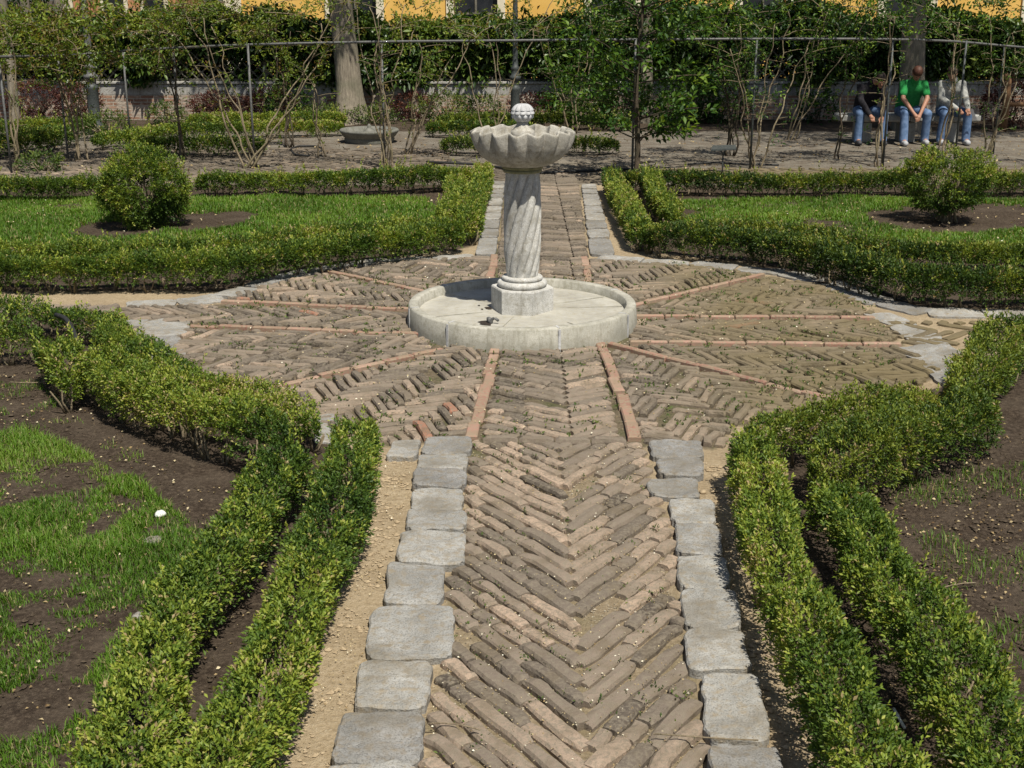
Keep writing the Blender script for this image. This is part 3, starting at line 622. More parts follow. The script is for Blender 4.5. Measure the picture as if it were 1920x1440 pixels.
# scalloped bowl
NL = 16
def scal(r, z, t):
    a = NL*(t+.12); g_ = np.abs(np.cos(a/2)); gv = (1-g_)**.85
    # g_=1 at lobe centre, gv=1 in the groove
    k_ = np.clip((r-.14)/.24, 0, 1); zz = np.clip((z-1.24)/.24, 0, 1)
    return r*(1-.128*gv*k_), z + (.011-.011*np.cos(a))*zz**2-.005
outer = [(.13, 1.236), (.18, 1.243), (.235, 1.262), (.29, 1.295), (.335, 1.335), (.368, 1.38), (.388, 1.425), (.398, 1.462), (.402, 1.488)]
inner = [(.398, 1.498), (.386, 1.499), (.376, 1.488), (.362, 1.45), (.33, 1.40), (.28, 1.355), (.2, 1.325), (.1, 1.315), (.001, 1.314)]
O = np.array(outer+inner); O, _ = resample(O, .012)
mb = MB(); lathe(mb, O, fc, 320, scal); sub(mb, 'bowl', M['limebowl'], ft)
mb = MB(); lathe(mb, [(.1, 1.31), (.095, 1.42), (.09, 1.47), (.088, 1.50), (.075, 1.505), (.062, 1.52), (.045, 1.545), (.04, 1.555), (.046, 1.56), (.03, 1.566)], fc, 40); sub(mb, 'finial_pedestal', M['limebowl'], ft)
mb = MB(); pr = []
for i in range(91):
    t_ = math.pi*(.06+.79*i/90); pr.append((.083*math.sin(t_), 1.628-.075*math.cos(t_)))
pr.append((.02, pr[-1][1]+.002))
def leafy(r, z, t):
    u = (z-1.553)/.142; ring = np.floor(u*4.5); a = 11*t + ring*math.pi; s_ = (u*4.5) % 1; lb = np.abs(np.cos(a/2))
    return r*(.94+.19*lb*np.clip(s_*5, 0, 1)*(1-s_)**.6*(u < .67) + .13*np.abs(np.cos(5.5*t))*(u >= .67)), z
lathe(mb, pr, fc, 168, leafy, cap=True); sub(mb, 'carved_ball', M['limeball'], ft)

# second, low fountain in the back garden
g = G(693, 266); f2 = empty('fountain', (g[0], g[1], 0), 'low round stone fountain basin in the back garden beside hedges', 'fountain')
c2 = (g[0], g[1], 0)
mb = MB(); lathe(mb, [(.40, -.02), (.44, .06), (.42, .08), (.45, .10), (.50, .17), (.52, .20), (.50, .225), (.44, .225), (.42, .16), (.001, .15)], c2, 56); sub(mb, 'basin', M['oldst'], f2)
mb = MB(); lathe(mb, [(.1, .15), (.1, .2), (.06, .22), (.03, .25), (.04, .28), (.01, .31)], c2, 20); sub(mb, 'spout', M['oldst'], f2)

# =================================================================== HEDGES
HG = 'clipped box hedges edging the garden beds'
H = lambda *p: PL(*p)
HT = lambda *p: [G(x_, y_, .27) for x_, y_ in p]
# near left bed
hedge(HT((285, 1720), (370, 1510), (425, 1380), (506, 1200), (570, 1060), (622, 930), (658, 835), (670, 790)), .29, .32, 'near left hedge along the sandy strip beside the brick path', 1.0, .0215, 'box', 1, HG, gap=.32, bright=.10, rag=1.2)
hedge(HT((110, 1720), (190, 1510), (235, 1370), (288, 1210), (368, 1080), (446, 960), (512, 880), (540, 840)), .27, .31, 'inner hedge of the near left bed beside the patchy lawn', 1.0, .0215, 'box', 2, HG, gap=.34, bright=.08, rag=1.25)
hedge(HT((592, 765), (520, 742), (420, 722), (350, 700), (280, 665), (220, 625), (200, 595)), .23, .30, 'curved hedge round the near left side of the brick circle', 1.0, .0215, 'box', 3, HG, gap=.3, bright=.08, rag=1.15)
hedge(HT((545, 815), (440, 782), (330, 752), (240, 715), (180, 668)), .33, .36, 'curved inner hedge of the near left bed with bare stems on dark soil', 1.0, .0215, 'box', 4, HG, gap=.46, bright=.05, rag=1.2)
hedge(HT((208, 582), (150, 574), (100, 570), (30, 567), (-160, 562)), .27, .27, 'hedge row along the left side path in front of the sand', .9, .026, 'box', 5, HG, gap=.50, rag=1.5)
hedge(HT((72, 612), (0, 612), (-180, 612)), .30, .28, 'ragged hedge at the far left edge behind the dark soil', .9, .026, 'box', 6, HG, gap=.46, rag=1.5)
hedge(HT((128, 695), (108, 660), (92, 636)), .24, .30, 'short broken hedge piece with a bare stem beside the left bed', .9, .025, 'box', 7, HG, gap=.48, rag=1.4)
# near right bed
hedge(HT((1408, 815), (1420, 890), (1438, 1000), (1464, 1080), (1505, 1180), (1588, 1340), (1675, 1500), (1775, 1700)), .265, .33, 'near right hedge casting shade on the grey path slabs', 1.0, .0215, 'box', 8, HG, gap=.2, bright=.09, rag=1.1)
hedge(HT((1568, 880), (1600, 950), (1636, 1010), (1690, 1085), (1765, 1185), (1855, 1340), (1950, 1500), (2080, 1700)), .30, .32, 'inner hedge of the near right bed between two dark soil strips', 1.0, .0215, 'box', 9, HG, gap=.24, bright=.03, rag=1.15)
hedge(HT((1395, 800), (1470, 786), (1580, 766), (1680, 738), (1756, 722)), .25, .32, 'curved hedge round the near right side of the brick circle', 1.0, .0215, 'boxdk', 10, HG, gap=.2, bright=.02, rag=1.2)
hedge(HT((1806, 722), (1850, 680), (1885, 640), (1930, 618), (2050, 600)), .34, .34, 'hedge clump at the right photo edge where the side path starts', 1.0, .025, 'boxdk', 24, HG, gap=.15, bright=.04)
hedge(HT((1530, 865), (1620, 838), (1720, 802), (1800, 772), (1850, 750)), .38, .35, 'curved inner hedge of the near right bed above gravelly soil', 1.0, .0215, 'boxdk', 11, HG, gap=.26, bright=.0, rag=1.2)
# far left bed
hedge(H((862, 470), (760, 487), (640, 505), (540, 520), (440, 540), (300, 546), (120, 546), (-150, 546)), .40, .31, 'long hedge round the far left side of the brick circle', 1.0, .028, 'box', 12, HG, gap=.12, bright=.03)
hedge(H((800, 446), (650, 466), (520, 482), (380, 498), (200, 506), (-150, 508)), .32, .23, 'second hedge row behind the long one at the far left lawn', 1.0, .030, 'box', 13, HG, bright=.02)
hedge(H((878, 462), (890, 420), (898, 385), (906, 352)), .26, .31, 'hedge along the far path left of the fountain column', 1.0, .030, 'box', 14, HG, bright=.10, gap=.1)
hedge(H((832, 440), (848, 410), (856, 388), (862, 368)), .22, .30, 'inner hedge piece behind the far path hedge on the left', 1.0, .030, 'box', 15, HG, bright=.10)
hedge(H((900, 352), (780, 362), (600, 366), (370, 366)), .38, .28, 'back hedge of the far left lawn behind the bright grass', 1.0, .034, 'box', 16, HG)
hedge(H((195, 370), (100, 374), (-150, 378)), .4, .28, 'back hedge left of the round bush at the photo edge', 1.0, .034, 'box', 17, HG, bright=-.04)
# far right bed
hedge(H((1205, 478), (1180, 430), (1160, 395), (1148, 358)), .24, .31, 'hedge along the far path right of the fountain column', 1.0, .030, 'box', 18, HG, bright=.10, gap=.1)
hedge(H((1262, 440), (1235, 405), (1218, 375), (1212, 358)), .22, .30, 'inner hedge piece beside the young tree on the right', 1.0, .030, 'box', 19, HG, bright=.08)
hedge(H((1215, 478), (1300, 486), (1420, 496), (1520, 520), (1600, 548), (1680, 570), (1800, 578), (2050, 578)), .40, .34, 'long hedge round the far right side of the brick circle', 1.0, .028, 'boxdk', 20, HG, gap=.2, bright=.0)
hedge(H((1290, 452), (1420, 460), (1540, 474), (1660, 500), (1800, 505), (2050, 505)), .32, .23, 'second hedge row behind the long one at the far right lawn', 1.0, .030, 'boxdk', 21, HG)
hedge(H((1165, 360), (1300, 366), (1500, 368), (1720, 366)), .38, .28, 'back hedge of the far right lawn under the climbing roses', 1.0, .034, 'boxdk', 22, HG)
hedge(H((1790, 366), (1900, 368), (2050, 370)), .38, .28, 'back hedge right of the round bush at the photo edge', 1.0, .034, 'boxdk', 23, HG)
# back garden
BG = 'low hedges of the back garden'
for i, (pl, wd_, hh, lb, mt) in enumerate((
    (((250, 293), (380, 294), (498, 291)), .5, .28, 'short low hedge in the back garden above the left round bush', 'box'),
    (((180, 284), (260, 272), (330, 262), (500, 258), (645, 254)), .5, .26, 'low back garden hedge behind the left posts running to the low basin', 'box'),
    (((-60, 305), (40, 292), (140, 270)), .6, .34, 'angled low hedge at the left photo edge beside the back gravel', 'box'),
    (((-60, 266), (60, 258), (180, 250)), .5, .28, 'farthest low hedge at the left under the reddish shrubs', 'box'),
    (((350, 240), (480, 238), (650, 236)), .5, .24, 'far low hedge in front of the garden wall left of the big trunk', 'box'),
    (((800, 256), (900, 258), (1010, 260)), .5, .26, 'far low hedge just left of the fountain bowl', 'box'),
    (((828, 288), (900, 291), (1010, 290)), .5, .26, 'low hedge behind the fountain bowl on its left side', 'boxdk'),
    (((1030, 286), (1090, 289), (1160, 289)), .5, .24, 'low hedge behind the fountain bowl on its right side', 'boxdk'),
    (((820, 241), (1000, 240), (1180, 246)), .5, .26, 'farthest low hedge behind the carved ball', 'boxdk'))):
    hedge(H(*pl), wd_, hh, lb, .8, .045, mt, 30+i, BG, k=5, stems=False, rag=.6, bright=.04)

# =================================================================== BUSHES, SHRUBS
def blob_bush(c, rx, ry, rz, z0, label, name, cat, mat, leaf, dens=1.0, stemmat='stem', seed=0, grp=None, bright=0, nst=9, holes=.0, k=6):
    root = empty(name, (c[0], c[1], 0), label, cat, grp)
    area = 4*math.pi*((rx*ry)**1.6/3+2*(rx*rz)**1.6/3)**(1/1.6); n = int(dens*area*(1.7/(leaf*leaf*.30))/k)
    d = rnd_unit(n); q = 1-np.abs(R.normal(0, .14, n)); q = np.where(R.uniform(size=n) < .12, R.uniform(.4, .9, n), q)
    lump = .66+.62*fbm(d[:, 0]*2.3+seed, d[:, 1]*2.6, d[:, 2]*2.6, 3, 2)+.34*(fbm(d[:, 0]*6.5+seed, d[:, 1]*7, d[:, 2]*7, 4, 2)-.5)
    C = np.stack([c[0]+d[:, 0]*rx*q*lump, c[1]+d[:, 1]*ry*q*lump, z0+rz+d[:, 2]*rz*q*lump], 1)
    keep = C[:, 2] > .03
    if holes: keep &= ~((fbm(d[:, 0]*3.4+seed*3, d[:, 1]*3.4, d[:, 2]*3.4, 14, 2) < holes))
    C, d, lump = C[keep], d[keep], lump[keep]; n = len(C)
    new = fbm(C[:, 0]*5, C[:, 1]*5, C[:, 2]*5, 31, 2)
    tint = .42+.5*(new-.5)*2+.15*d[:, 2]+R.normal(size=n)*.12+bright
    mb = MB(); A = norm(d+np.array([0, 0, .5])+R.normal(size=(n, 3))*.5); sprigs(mb, C, A, k, leaf*1.9, leaf, tint)
    sub(mb, 'foliage', M[mat], root)
    for i in range(nst):
        tb = MB(); dd = rnd_unit(1)[0]; e = np.array([c[0]+dd[0]*rx*.75, c[1]+dd[1]*ry*.75, z0+rz+abs(dd[2])*rz*.6]); a = np.array([c[0]+R.normal()*.04, c[1]+R.normal()*.04, -.02])
        arc_tube(tb, [a, (a*.6+e*.4)+np.array([0, 0, .1*rz]), e], .02*min(1, rx*2), .005, 6, .05, .08)
        sub(tb, 'stem', M[stemmat], root)
    return root
g = G(274, 424); blob_bush((g[0], g[1]), .465, .44, .42, .0, 'round clipped box bush on the left lawn with an opening in its side', 'round_bush', 'bush', 'box', .03, 2.3, seed=2, bright=.18, holes=.405)
g = G(1772, 416); blob_bush((g[0], g[1]), .47, .43, .34, .13, 'round box bush on the right lawn with bare stems below', 'round_bush', 'bush', 'box', .03, 2.2, seed=5, bright=.14, holes=.42, nst=16)
RS = 'reddish shrubs along the garden wall'
for i, (px, py, w_, h_, lb) in enumerate(((70, 236, .55, .85, 'leftmost dark red shrub before the plastered wall'), (155, 238, .42, .8, 'dark red shrub just left of the green lamp post'), (405, 228, .5, .55, 'low reddish shrub against the brick wall between two posts'), (505, 226, .5, .6, 'reddish shrub just left of the information panel'), (775, 226, .38, .55, 'thin reddish shrub right of the big left trunk'), (1010, 224, .6, .55, 'low reddish shrub behind the carved ball'), (1885, 240, .55, .95, 'red brown shrub at the right end of the stone bench'))):
    g = G(px, py); blob_bush((g[0], g[1]), w_, .35, h_/2*.92, .04, lb, 'barberry_shrub', 'shrub', 'red', .05, .55, 'stemdk', 40+i, RS, k=5)
HS = 'green herbs in the border by the wall'
for i, (px, py, w_, h_, lb) in enumerate(((315, 234, .35, .35, 'small green plant in front of the pale part of the wall'), (610, 232, .5, .32, 'green herb clump under the information panel'), (700, 232, .45, .28, 'green herb clump at the foot of the big left trunk'), (835, 232, .55, .55, 'tall green herb clump left of the carved ball'), (905, 232, .4, .5, 'green herb clump beside the middle lamp post'), (1110, 232, .6, .4, 'green herb clump right of the carved ball'), (200, 262, .5, .42, 'loose green plant at the foot of the left lamp post'), (80, 322, .3, .2, 'small weedy plant on the left back gravel'))):
    g = G(px, py); blob_bush((g[0], g[1]), w_, .3, h_/2, .02, lb, 'herb_clump', 'plant', 'herb', .055, .5, 'stem', 60+i, HS, k=5)

# =================================================================== GRASS
def grass(poly, dens, h, wd, name, label, thr=.45, fs=2.0, seed=0, holes=()):
    poly = [tuple(p) for p in poly]; a = np.array(poly); x0, y0 = a.min(0); x1, y1 = a.max(0); n = int(dens*(x1-x0)*(y1-y0))
    x = R.uniform(x0, x1, n); y = R.uniform(y0, y1, n)
    f = fbm(x*fs, y*fs, 0, 50+seed, 3); tf = fbm(x*9, y*9, 0, 60+seed, 2)
    k = inpoly(x, y, poly) & (f+.35*(tf-.5) > thr+R.normal(size=n)*.035)
    for hx_, hy_, hr_ in holes: k &= ((x-hx_)**2+((y-hy_)*1.0)**2 > (hr_*(1+.5*(tf-.5)))**2)
    x, y, f, tf = x[k], y[k], f[k], tf[k]; n = len(x)
    hh = h*R.uniform(.5, 1.25, n)*np.clip(.6+(f-thr)*3, .5, 1.3)*(.7+.6*tf); th = R.uniform(0, 2*math.pi, n); ln = R.uniform(.15, .9, n)*hh
    wa = np.stack([np.cos(th+1.57), np.sin(th+1.57), 0*th], 1)*wd*.5; dd = np.stack([np.cos(th), np.sin(th), 0*th], 1)
    b = np.stack([x, y, gz(x, y)-.01], 1); m_ = b+dd*(ln*.3)[:, None]+np.array([0, 0, 1])*(hh*.6)[:, None]; t = b+dd*ln[:, None]+np.array([0, 0, 1])*(hh*(1-.25*ln/hh))[:, None]
    V = np.stack([b-wa, b+wa, m_-wa*.75, m_+wa*.75, t], 1).reshape(-1, 3); i = np.arange(n)*5
    mb = MB(); tn = np.clip(.5+.45*(fbm(x*1.5, y*1.5, 0, 88, 2)-.5)*2+R.normal(size=n)*.14, 0, .9); tn = np.where(R.uniform(size=n) < .09, 1.0, tn)
    mb.add(V, [np.stack([i, i+1, i+3, i+2], 1), np.stack([i+2, i+3, i+4], 1)], tn)
    o = mb.build(name, M['grass']); tag(o, label, 'grass', None, 'stuff'); return o
grass(PL((-80, 830), (60, 815), (150, 850), (260, 900), (330, 960), (400, 1010), (390, 1060), (330, 1140), (270, 1220), (200, 1330), (120, 1480), (-100, 1600), (-300, 1500), (-300, 900)), 17000, .048, .0045, 'lawn_grass', 'patchy green lawn grass growing on the near left bed', .425, 1.7, 1, holes=[(*G(60, 1330), .2)])
grass(PL((280, 1060), (400, 1000), (560, 960), (470, 880), (330, 880), (200, 830), (60, 700), (-100, 680), (-100, 830)), 3000, .045, .004, 'grass_tufts', 'sparse grass tufts on the dark soil of the near left bed', .56, 3.2, 2)
grass(PL((-300, 372), (180, 372), (420, 372), (600, 368), (800, 372), (830, 400), (800, 440), (600, 458), (420, 474), (200, 492), (-300, 500)), 4600, .05, .009, 'lawn_grass', 'bright short lawn grass on the far left bed', .22, 1.1, 3, holes=[(*G(360, 418), .62), (*G(235, 430), .55), (*G(440, 405), .3)])
grass(PL((1250, 378), (1500, 372), (2100, 376), (2100, 500), (1800, 492), (1640, 478), (1500, 455), (1300, 440)), 4600, .05, .009, 'lawn_grass', 'bright short lawn grass on the far right bed', .22, 1.1, 4, holes=[(*G(1760, 412), .85), (*G(1255, 400), .4), (*G(1900, 405), .85)])
grass(PL((1650, 900), (2000, 860), (2100, 1250), (1900, 1250), (1760, 1080)), 2600, .045, .004, 'grass_tufts', 'thin grass tufts on the dark soil of the near right bed', .54, 2.4, 5)
def weeds(poly, n, label, leafs=.02, seed=0):
    poly = [tuple(p) for p in poly]; a = np.array(poly); x0, y0 = a.min(0); x1, y1 = a.max(0); x = R.uniform(x0, x1, n); y = R.uniform(y0, y1, n)
    k = inpoly(x, y, poly) & (fbm(x*4, y*4, 0, 95, 2) > .46); k &= ((x-CEN[0])**2+(y-CEN[1])**2 > .93**2); x, y = x[k], y[k]; kk = 5
    X_ = np.repeat(x, kk)+R.normal(size=len(x)*kk)*.012; Y_ = np.repeat(y, kk)+R.normal(size=len(x)*kk)*.012; d = rnd_unit(len(X_)); d[:, 2] = abs(d[:, 2])+.2
    mb = MB(); add_leaves(mb, np.stack([X_, Y_, 0*X_+.022], 1), d, leafs*R.uniform(.6, 1.3, len(X_)), .5+R.normal(size=len(X_))*.2, .4)
    return tag(mb.build('weeds', M['herb']), label, 'weeds', None, 'stuff')
weeds(PL((480, 740), (340, 610), (480, 540), (760, 490), (1300, 497), (1640, 570), (1690, 690), (1370, 800), (1190, 830), (890, 826), (720, 830)), 2300, 'tiny green weeds growing in the joints of the brick circle', .026)
weeds(PL((890, 840), (1200, 840), (1330, 1440), (800, 1440)), 260, 'tiny weeds growing in the joints of the near brick path', .016)
def litter(poly, n, s0, label, zt=.03, seed=0, mat='litter', tlo=0, thi=1):
    poly = [tuple(p) for p in poly]; a = np.array(poly); x0, y0 = a.min(0); x1, y1 = a.max(0); x = R.uniform(x0, x1, n); y = R.uniform(y0, y1, n)
    k = inpoly(x, y, poly) & ((x-CEN[0])**2+(y-CEN[1])**2 > .92**2) & (fbm(x*3.1, y*3.1, 0, 123, 3) > (.50 if zt < .01 else .2)); x, y = x[k], y[k]; n = len(x); d = rnd_unit(n); d[:, 2] *= .25
    mb = MB(); add_leaves(mb, np.stack([x, y, zt+gz(x, y)*(zt < .02)+R.uniform(0, .006, n)], 1), d, s0*R.uniform(.4, 1.4, n), R.uniform(tlo, thi, n), .7, .4)
    return tag(mb.build('fallen_leaves', M[mat]), label, 'leaf litter', None, 'stuff')
litter(PL((480, 740), (340, 610), (480, 540), (760, 490), (1300, 497), (1640, 570), (1690, 690), (1370, 800), (1190, 830), (890, 826), (720, 830)), 3400, .013, 'pale fallen petals and leaf bits scattered over the brick circle', .036, tlo=.3)
litter(PL((890, 840), (1200, 840), (1330, 1500), (780, 1500)), 3200, .008, 'pale fallen bits in the joints of the near brick path', .022, tlo=.3)
litter(PL((-100, 640), (150, 700), (300, 850), (560, 940), (300, 1500), (-200, 1600)), 3800, .016, 'dry leaf bits on the soil of the near left bed', .006, tlo=.1, thi=.9)
litter(PL((1500, 900), (1850, 830), (2000, 800), (2100, 1500), (1700, 1500), (1580, 1100)), 4200, .015, 'dry leaf bits on the soil of the near right bed', .006, tlo=.0, thi=.85)
litter(PL((560, 1440), (720, 850), (780, 850), (640, 1440)), 700, .008, 'pale bits on the sandy strip left of the path', .008, tlo=.2)
litter(PL((-100, 372), (850, 372), (820, 440), (-100, 500)), 500, .03, 'pale fallen leaves on the far left lawn', .02, tlo=.4)
litter(PL((1230, 378), (2000, 378), (2000, 490), (1300, 450)), 500, .03, 'pale fallen leaves on the far right lawn', .02, tlo=.4)
litter(PL((-100, 250), (2000, 250), (2000, 325), (-100, 325)), 1800, .04, 'leaf bits on the back gravel', .02, tlo=.0, thi=.8)
def clods(poly, n, s0, mat, label, name, cat, smin=.3):
    poly = [tuple(p) for p in poly]; a = np.array(poly); x0, y0 = a.min(0); x1, y1 = a.max(0); x = R.uniform(x0, x1, n); y = R.uniform(y0, y1, n); k = inpoly(x, y, poly) & (fbm(x*5, y*5, 0, 33, 2) > .42); x, y = x[k], y[k]; n = len(x)
    ico = np.array([(0, 0, 1), (1, 0, 0), (.31, .95, 0), (-.81, .59, 0), (-.81, -.59, 0), (.31, -.95, 0), (0, 0, -1)]); F_ = np.array([(0, 1, 2), (0, 2, 3), (0, 3, 4), (0, 4, 5), (0, 5, 1), (6, 2, 1), (6, 3, 2), (6, 4, 3), (6, 5, 4), (6, 1, 5)])
    s = s0*(smin+np.minimum(R.exponential(.5, n), 1.5)); V = ico[None]*(1+.4*R.uniform(-1, 1, (n, 7, 1)))*s[:, None, None]*np.array([1, 1, .6]); th = R.uniform(0, 6.28, n)
    Vx = V[..., 0]*np.cos(th)[:, None]-V[..., 1]*np.sin(th)[:, None]; Vy = V[..., 0]*np.sin(th)[:, None]+V[..., 1]*np.cos(th)[:, None]
    V = np.stack([Vx+x[:, None], Vy+y[:, None], V[..., 2]+gz(x, y)[:, None]], -1).reshape(-1, 3); mb = MB(); mb.add(V, [(F_[None]+(np.arange(n)*7)[:, None, None]).reshape(-1, 3)])
    return tag(mb.build(name, M[mat], smooth=False), label, cat, None, 'stuff')
M['soilc'] = plain('soil_clod', (.035, .026, .018), (.09, .07, .05), 50, .95, .1); M['sandc'] = plain('sand_clod', (.27, .205, .13), (.40, .32, .21), 50, .95, .1)
M['grit'] = plain('pale_grit', (.24, .205, .15), (.42, .37, .29), 50, .9, .1)
clods(PL((-100, 640), (150, 700), (300, 850), (560, 940), (300, 1500), (-200, 1600)), 5200, .011, 'soilc', 'dark crumbly soil clods on the near left bed', 'soil_clods', 'soil')
clods(PL((1480, 900), (1850, 830), (2000, 800), (2100, 1500), (1640, 1500), (1560, 1100)), 6000, .011, 'soilc', 'dark crumbly soil clods on the near right bed', 'soil_clods', 'soil')
clods(PL((540, 1440), (720, 850), (780, 850), (640, 1440)), 900, .009, 'sandc', 'sandy crumbs on the strip left of the path', 'sand_crumbs', 'sand')
clods(PL((1320, 860), (1370, 860), (1560, 1440), (1450, 1440)), 1200, .010, 'sandc', 'sandy crumbs on the shaded strip right of the path', 'sand_crumbs', 'sand')
clods(PL((870, 850), (1210, 850), (1320, 1480), (800, 1480)), 9000, .0036, 'grit', 'pale grit filling the joints of the near brick path', 'joint_grit', 'grit')
clods(PL((480, 740), (340, 610), (480, 540), (760, 490), (1300, 497), (1640, 570), (1690, 690), (1370, 800), (1190, 830), (890, 826), (720, 830)), 5000, .007, 'grit', 'pale grit in the joints of the brick circle', 'joint_grit', 'grit')
# single stones and odds and ends
def rock(px, py, s, mat, name, label, cat='stone', sq=.6):
    g = G(px, py); u = np.linspace(0, math.pi, 9); mb = MB(); sd = R.uniform(0, 99)
    lathe(mb, [(max(.001, s*math.sin(t)), s*sq*(1-math.cos(t))-.005) for t in u[::1]], (g[0], g[1], 0), 12, lambda r, z, t: (r*(1+.5*(noise(np.cos(t)*1.5+sd, np.sin(t)*1.5, z*20)-.5)), z*(1+.3*(noise(np.cos(t)*2+sd, np.sin(t)*2, 3)-.5))))
    mb.t = [x_*0+.5 for x_ in mb.t]; o = mb.build(name, M[mat], loc=(g[0], g[1], 0)); return tag(o, label, cat)
rock(301, 968, .028, 'white', 'white_stone', 'small white stone lying on dark soil beside the near left lawn')
rock(287, 1016, .042, 'granite', 'grey_stone', 'flat grey stone at the right edge of the near left lawn', sq=.35)
rock(262, 1157, .03, 'granite', 'grey_stone', 'small grey stone half hidden in the grass edge', sq=.4)
rock(1318, 925, .02, 'sandc', 'small_stone', 'small tan stone on the shaded strip beside the right slabs')
rock(1390, 905, .018, 'white', 'small_stone', 'tiny pale stone under the near right hedge')
def wire(name, label, cat, mat, pts, r, z=.012, wob=.0, step=.05, r1=None):
    P = [(*G(a, b), z+(c if len((a, b, c)) else 0)) for a, b, c in [(q+(0,))[:3] for q in pts]]; mb = MB(); arc_tube(mb, P, r, r1 or r, 8, wob, step)
    c0 = P[0]; return tag(mb.build(name, M[mat], loc=(c0[0], c0[1], 0)), label, cat)
wire('drip_hose', 'thin black drip hose along the foot of the far right hedge', 'hose', 'rubber', [(1290, 484), (1400, 490), (1480, 500), (1560, 515), (1640, 545), (1700, 572)], .011, .02, .02)
wire('garden_hose', 'black hose loop lying on the gravel near the low basin', 'hose', 'rubber', [(600, 288), (606, 281), (590, 276), (560, 276), (545, 282), (552, 292), (580, 295)], .018, .02)
wire('garden_hose', 'black hose stretched over the cross path behind the column', 'hose', 'rubber', [(800, 308), (850, 311), (900, 313), (945, 320), (1010, 330), (1100, 325), (1180, 322)], .018, .04)
wire('garden_hose', 'black hose looped on the right back gravel by the tilted plate', 'hose', 'rubber', [(1290, 312), (1340, 308), (1400, 312), (1460, 313)], .016, .03)
wire('bent_pipe', 'bent black pipe arching out of the near left hedges', 'pipe', 'rubber', [(112, 655, .24), (130, 660, .24), (148, 685, .20), (155, 712, .03)], .017, .02)
wire('dry_twig', 'long thin dry twig lying across the near path at the bottom', 'twig', 'stem', [(800, 1380), (830, 1375), (870, 1380), (900, 1392)], .0028, .05)
wire('dry_twig', 'thin dry twig lying across the bottom right slabs', 'twig', 'stem', [(1225, 1402), (1290, 1406), (1350, 1412), (1420, 1414)], .0028, .055)
wire('dry_twig', 'pale curved twig on the dark soil of the near right bed', 'twig', 'stem', [(1765, 1110), (1790, 1098), (1830, 1100)], .003, .02)
wire('dry_twig', 'pale twig on the soil under the short broken hedge piece', 'twig', 'stem', [(20, 722), (70, 724), (100, 720)], .004, .02)
wire('white_tube', 'short white plastic tube between the two near right hedges', 'tube', 'white', [(1675, 1338), (1695, 1374)], .0055, .02)

# =================================================================== BACK WALL, IVY, BUILDINGS
YW = 26.6
wr = empty('garden_wall', (0, YW, 0), 'low old brick garden wall with pale plaster band along the back', 'wall')
mb = MB(); box(mb, (0, YW+.15, .24), (34, .3, .5)); sub(mb, 'brick_base', M['wallst'], wr, False)
mb = MB(); box(mb, (0, YW+.15, .60), (34, .285, .22), 0, .5, .01); sub(mb, 'plaster_band', M['plaster'], wr, False)
mb = MB(); box(mb, (0, YW+.15, .735), (34, .36, .05), 0, .5, .01); sub(mb, 'coping', M['plaster'], wr, False)
fe = empty('lattice_fence', (0, YW+.1, .76), 'diagonal wooden lattice fence standing on the garden wall', 'fence')
def lat(x0, x1, z0, z1, sp_, parent):
    mb = MB(); h = z1-z0
    for s_ in (1, -1):
        k = x0-h
        while k < x1+h:
            a = [k, z0] if s_ > 0 else [k, z1]; b = [k+h, z1] if s_ > 0 else [k+h, z0]
            t0 = max(0, (x0-k)/h); t1 = min(1, (x1-k)/h)
            if t1 > t0:
                P0 = (a[0]+(b[0]-a[0])*t0, YW+.1+.012*s_, a[1]+(b[1]-a[1])*t0); P1 = (a[0]+(b[0]-a[0])*t1, YW+.1+.012*s_, a[1]+(b[1]-a[1])*t1); tube(mb, [P0, P1], .016, 4)
            k += sp_
    sub(mb, 'lattice_panel', M['lattice'], parent, False)
for x0 in np.arange(-13, 13, 2.0): lat(x0, x0+1.96, .79, 1.7, .21, fe)
mb = MB(); box(mb, (0, YW+.1, .785), (26, .05, .05)); box(mb, (0, YW+.1, 1.72), (26, .05, .05)); sub(mb, 'rails', M['lattice'], fe, False)
for x0 in np.arange(-13, 13.1, 2.0):
    mb = MB(); box(mb, (x0-.02, YW+.14, 1.25), (.07, .06, 1.0))
    sub(mb, 'fence_post', M['lattice'], fe, False)
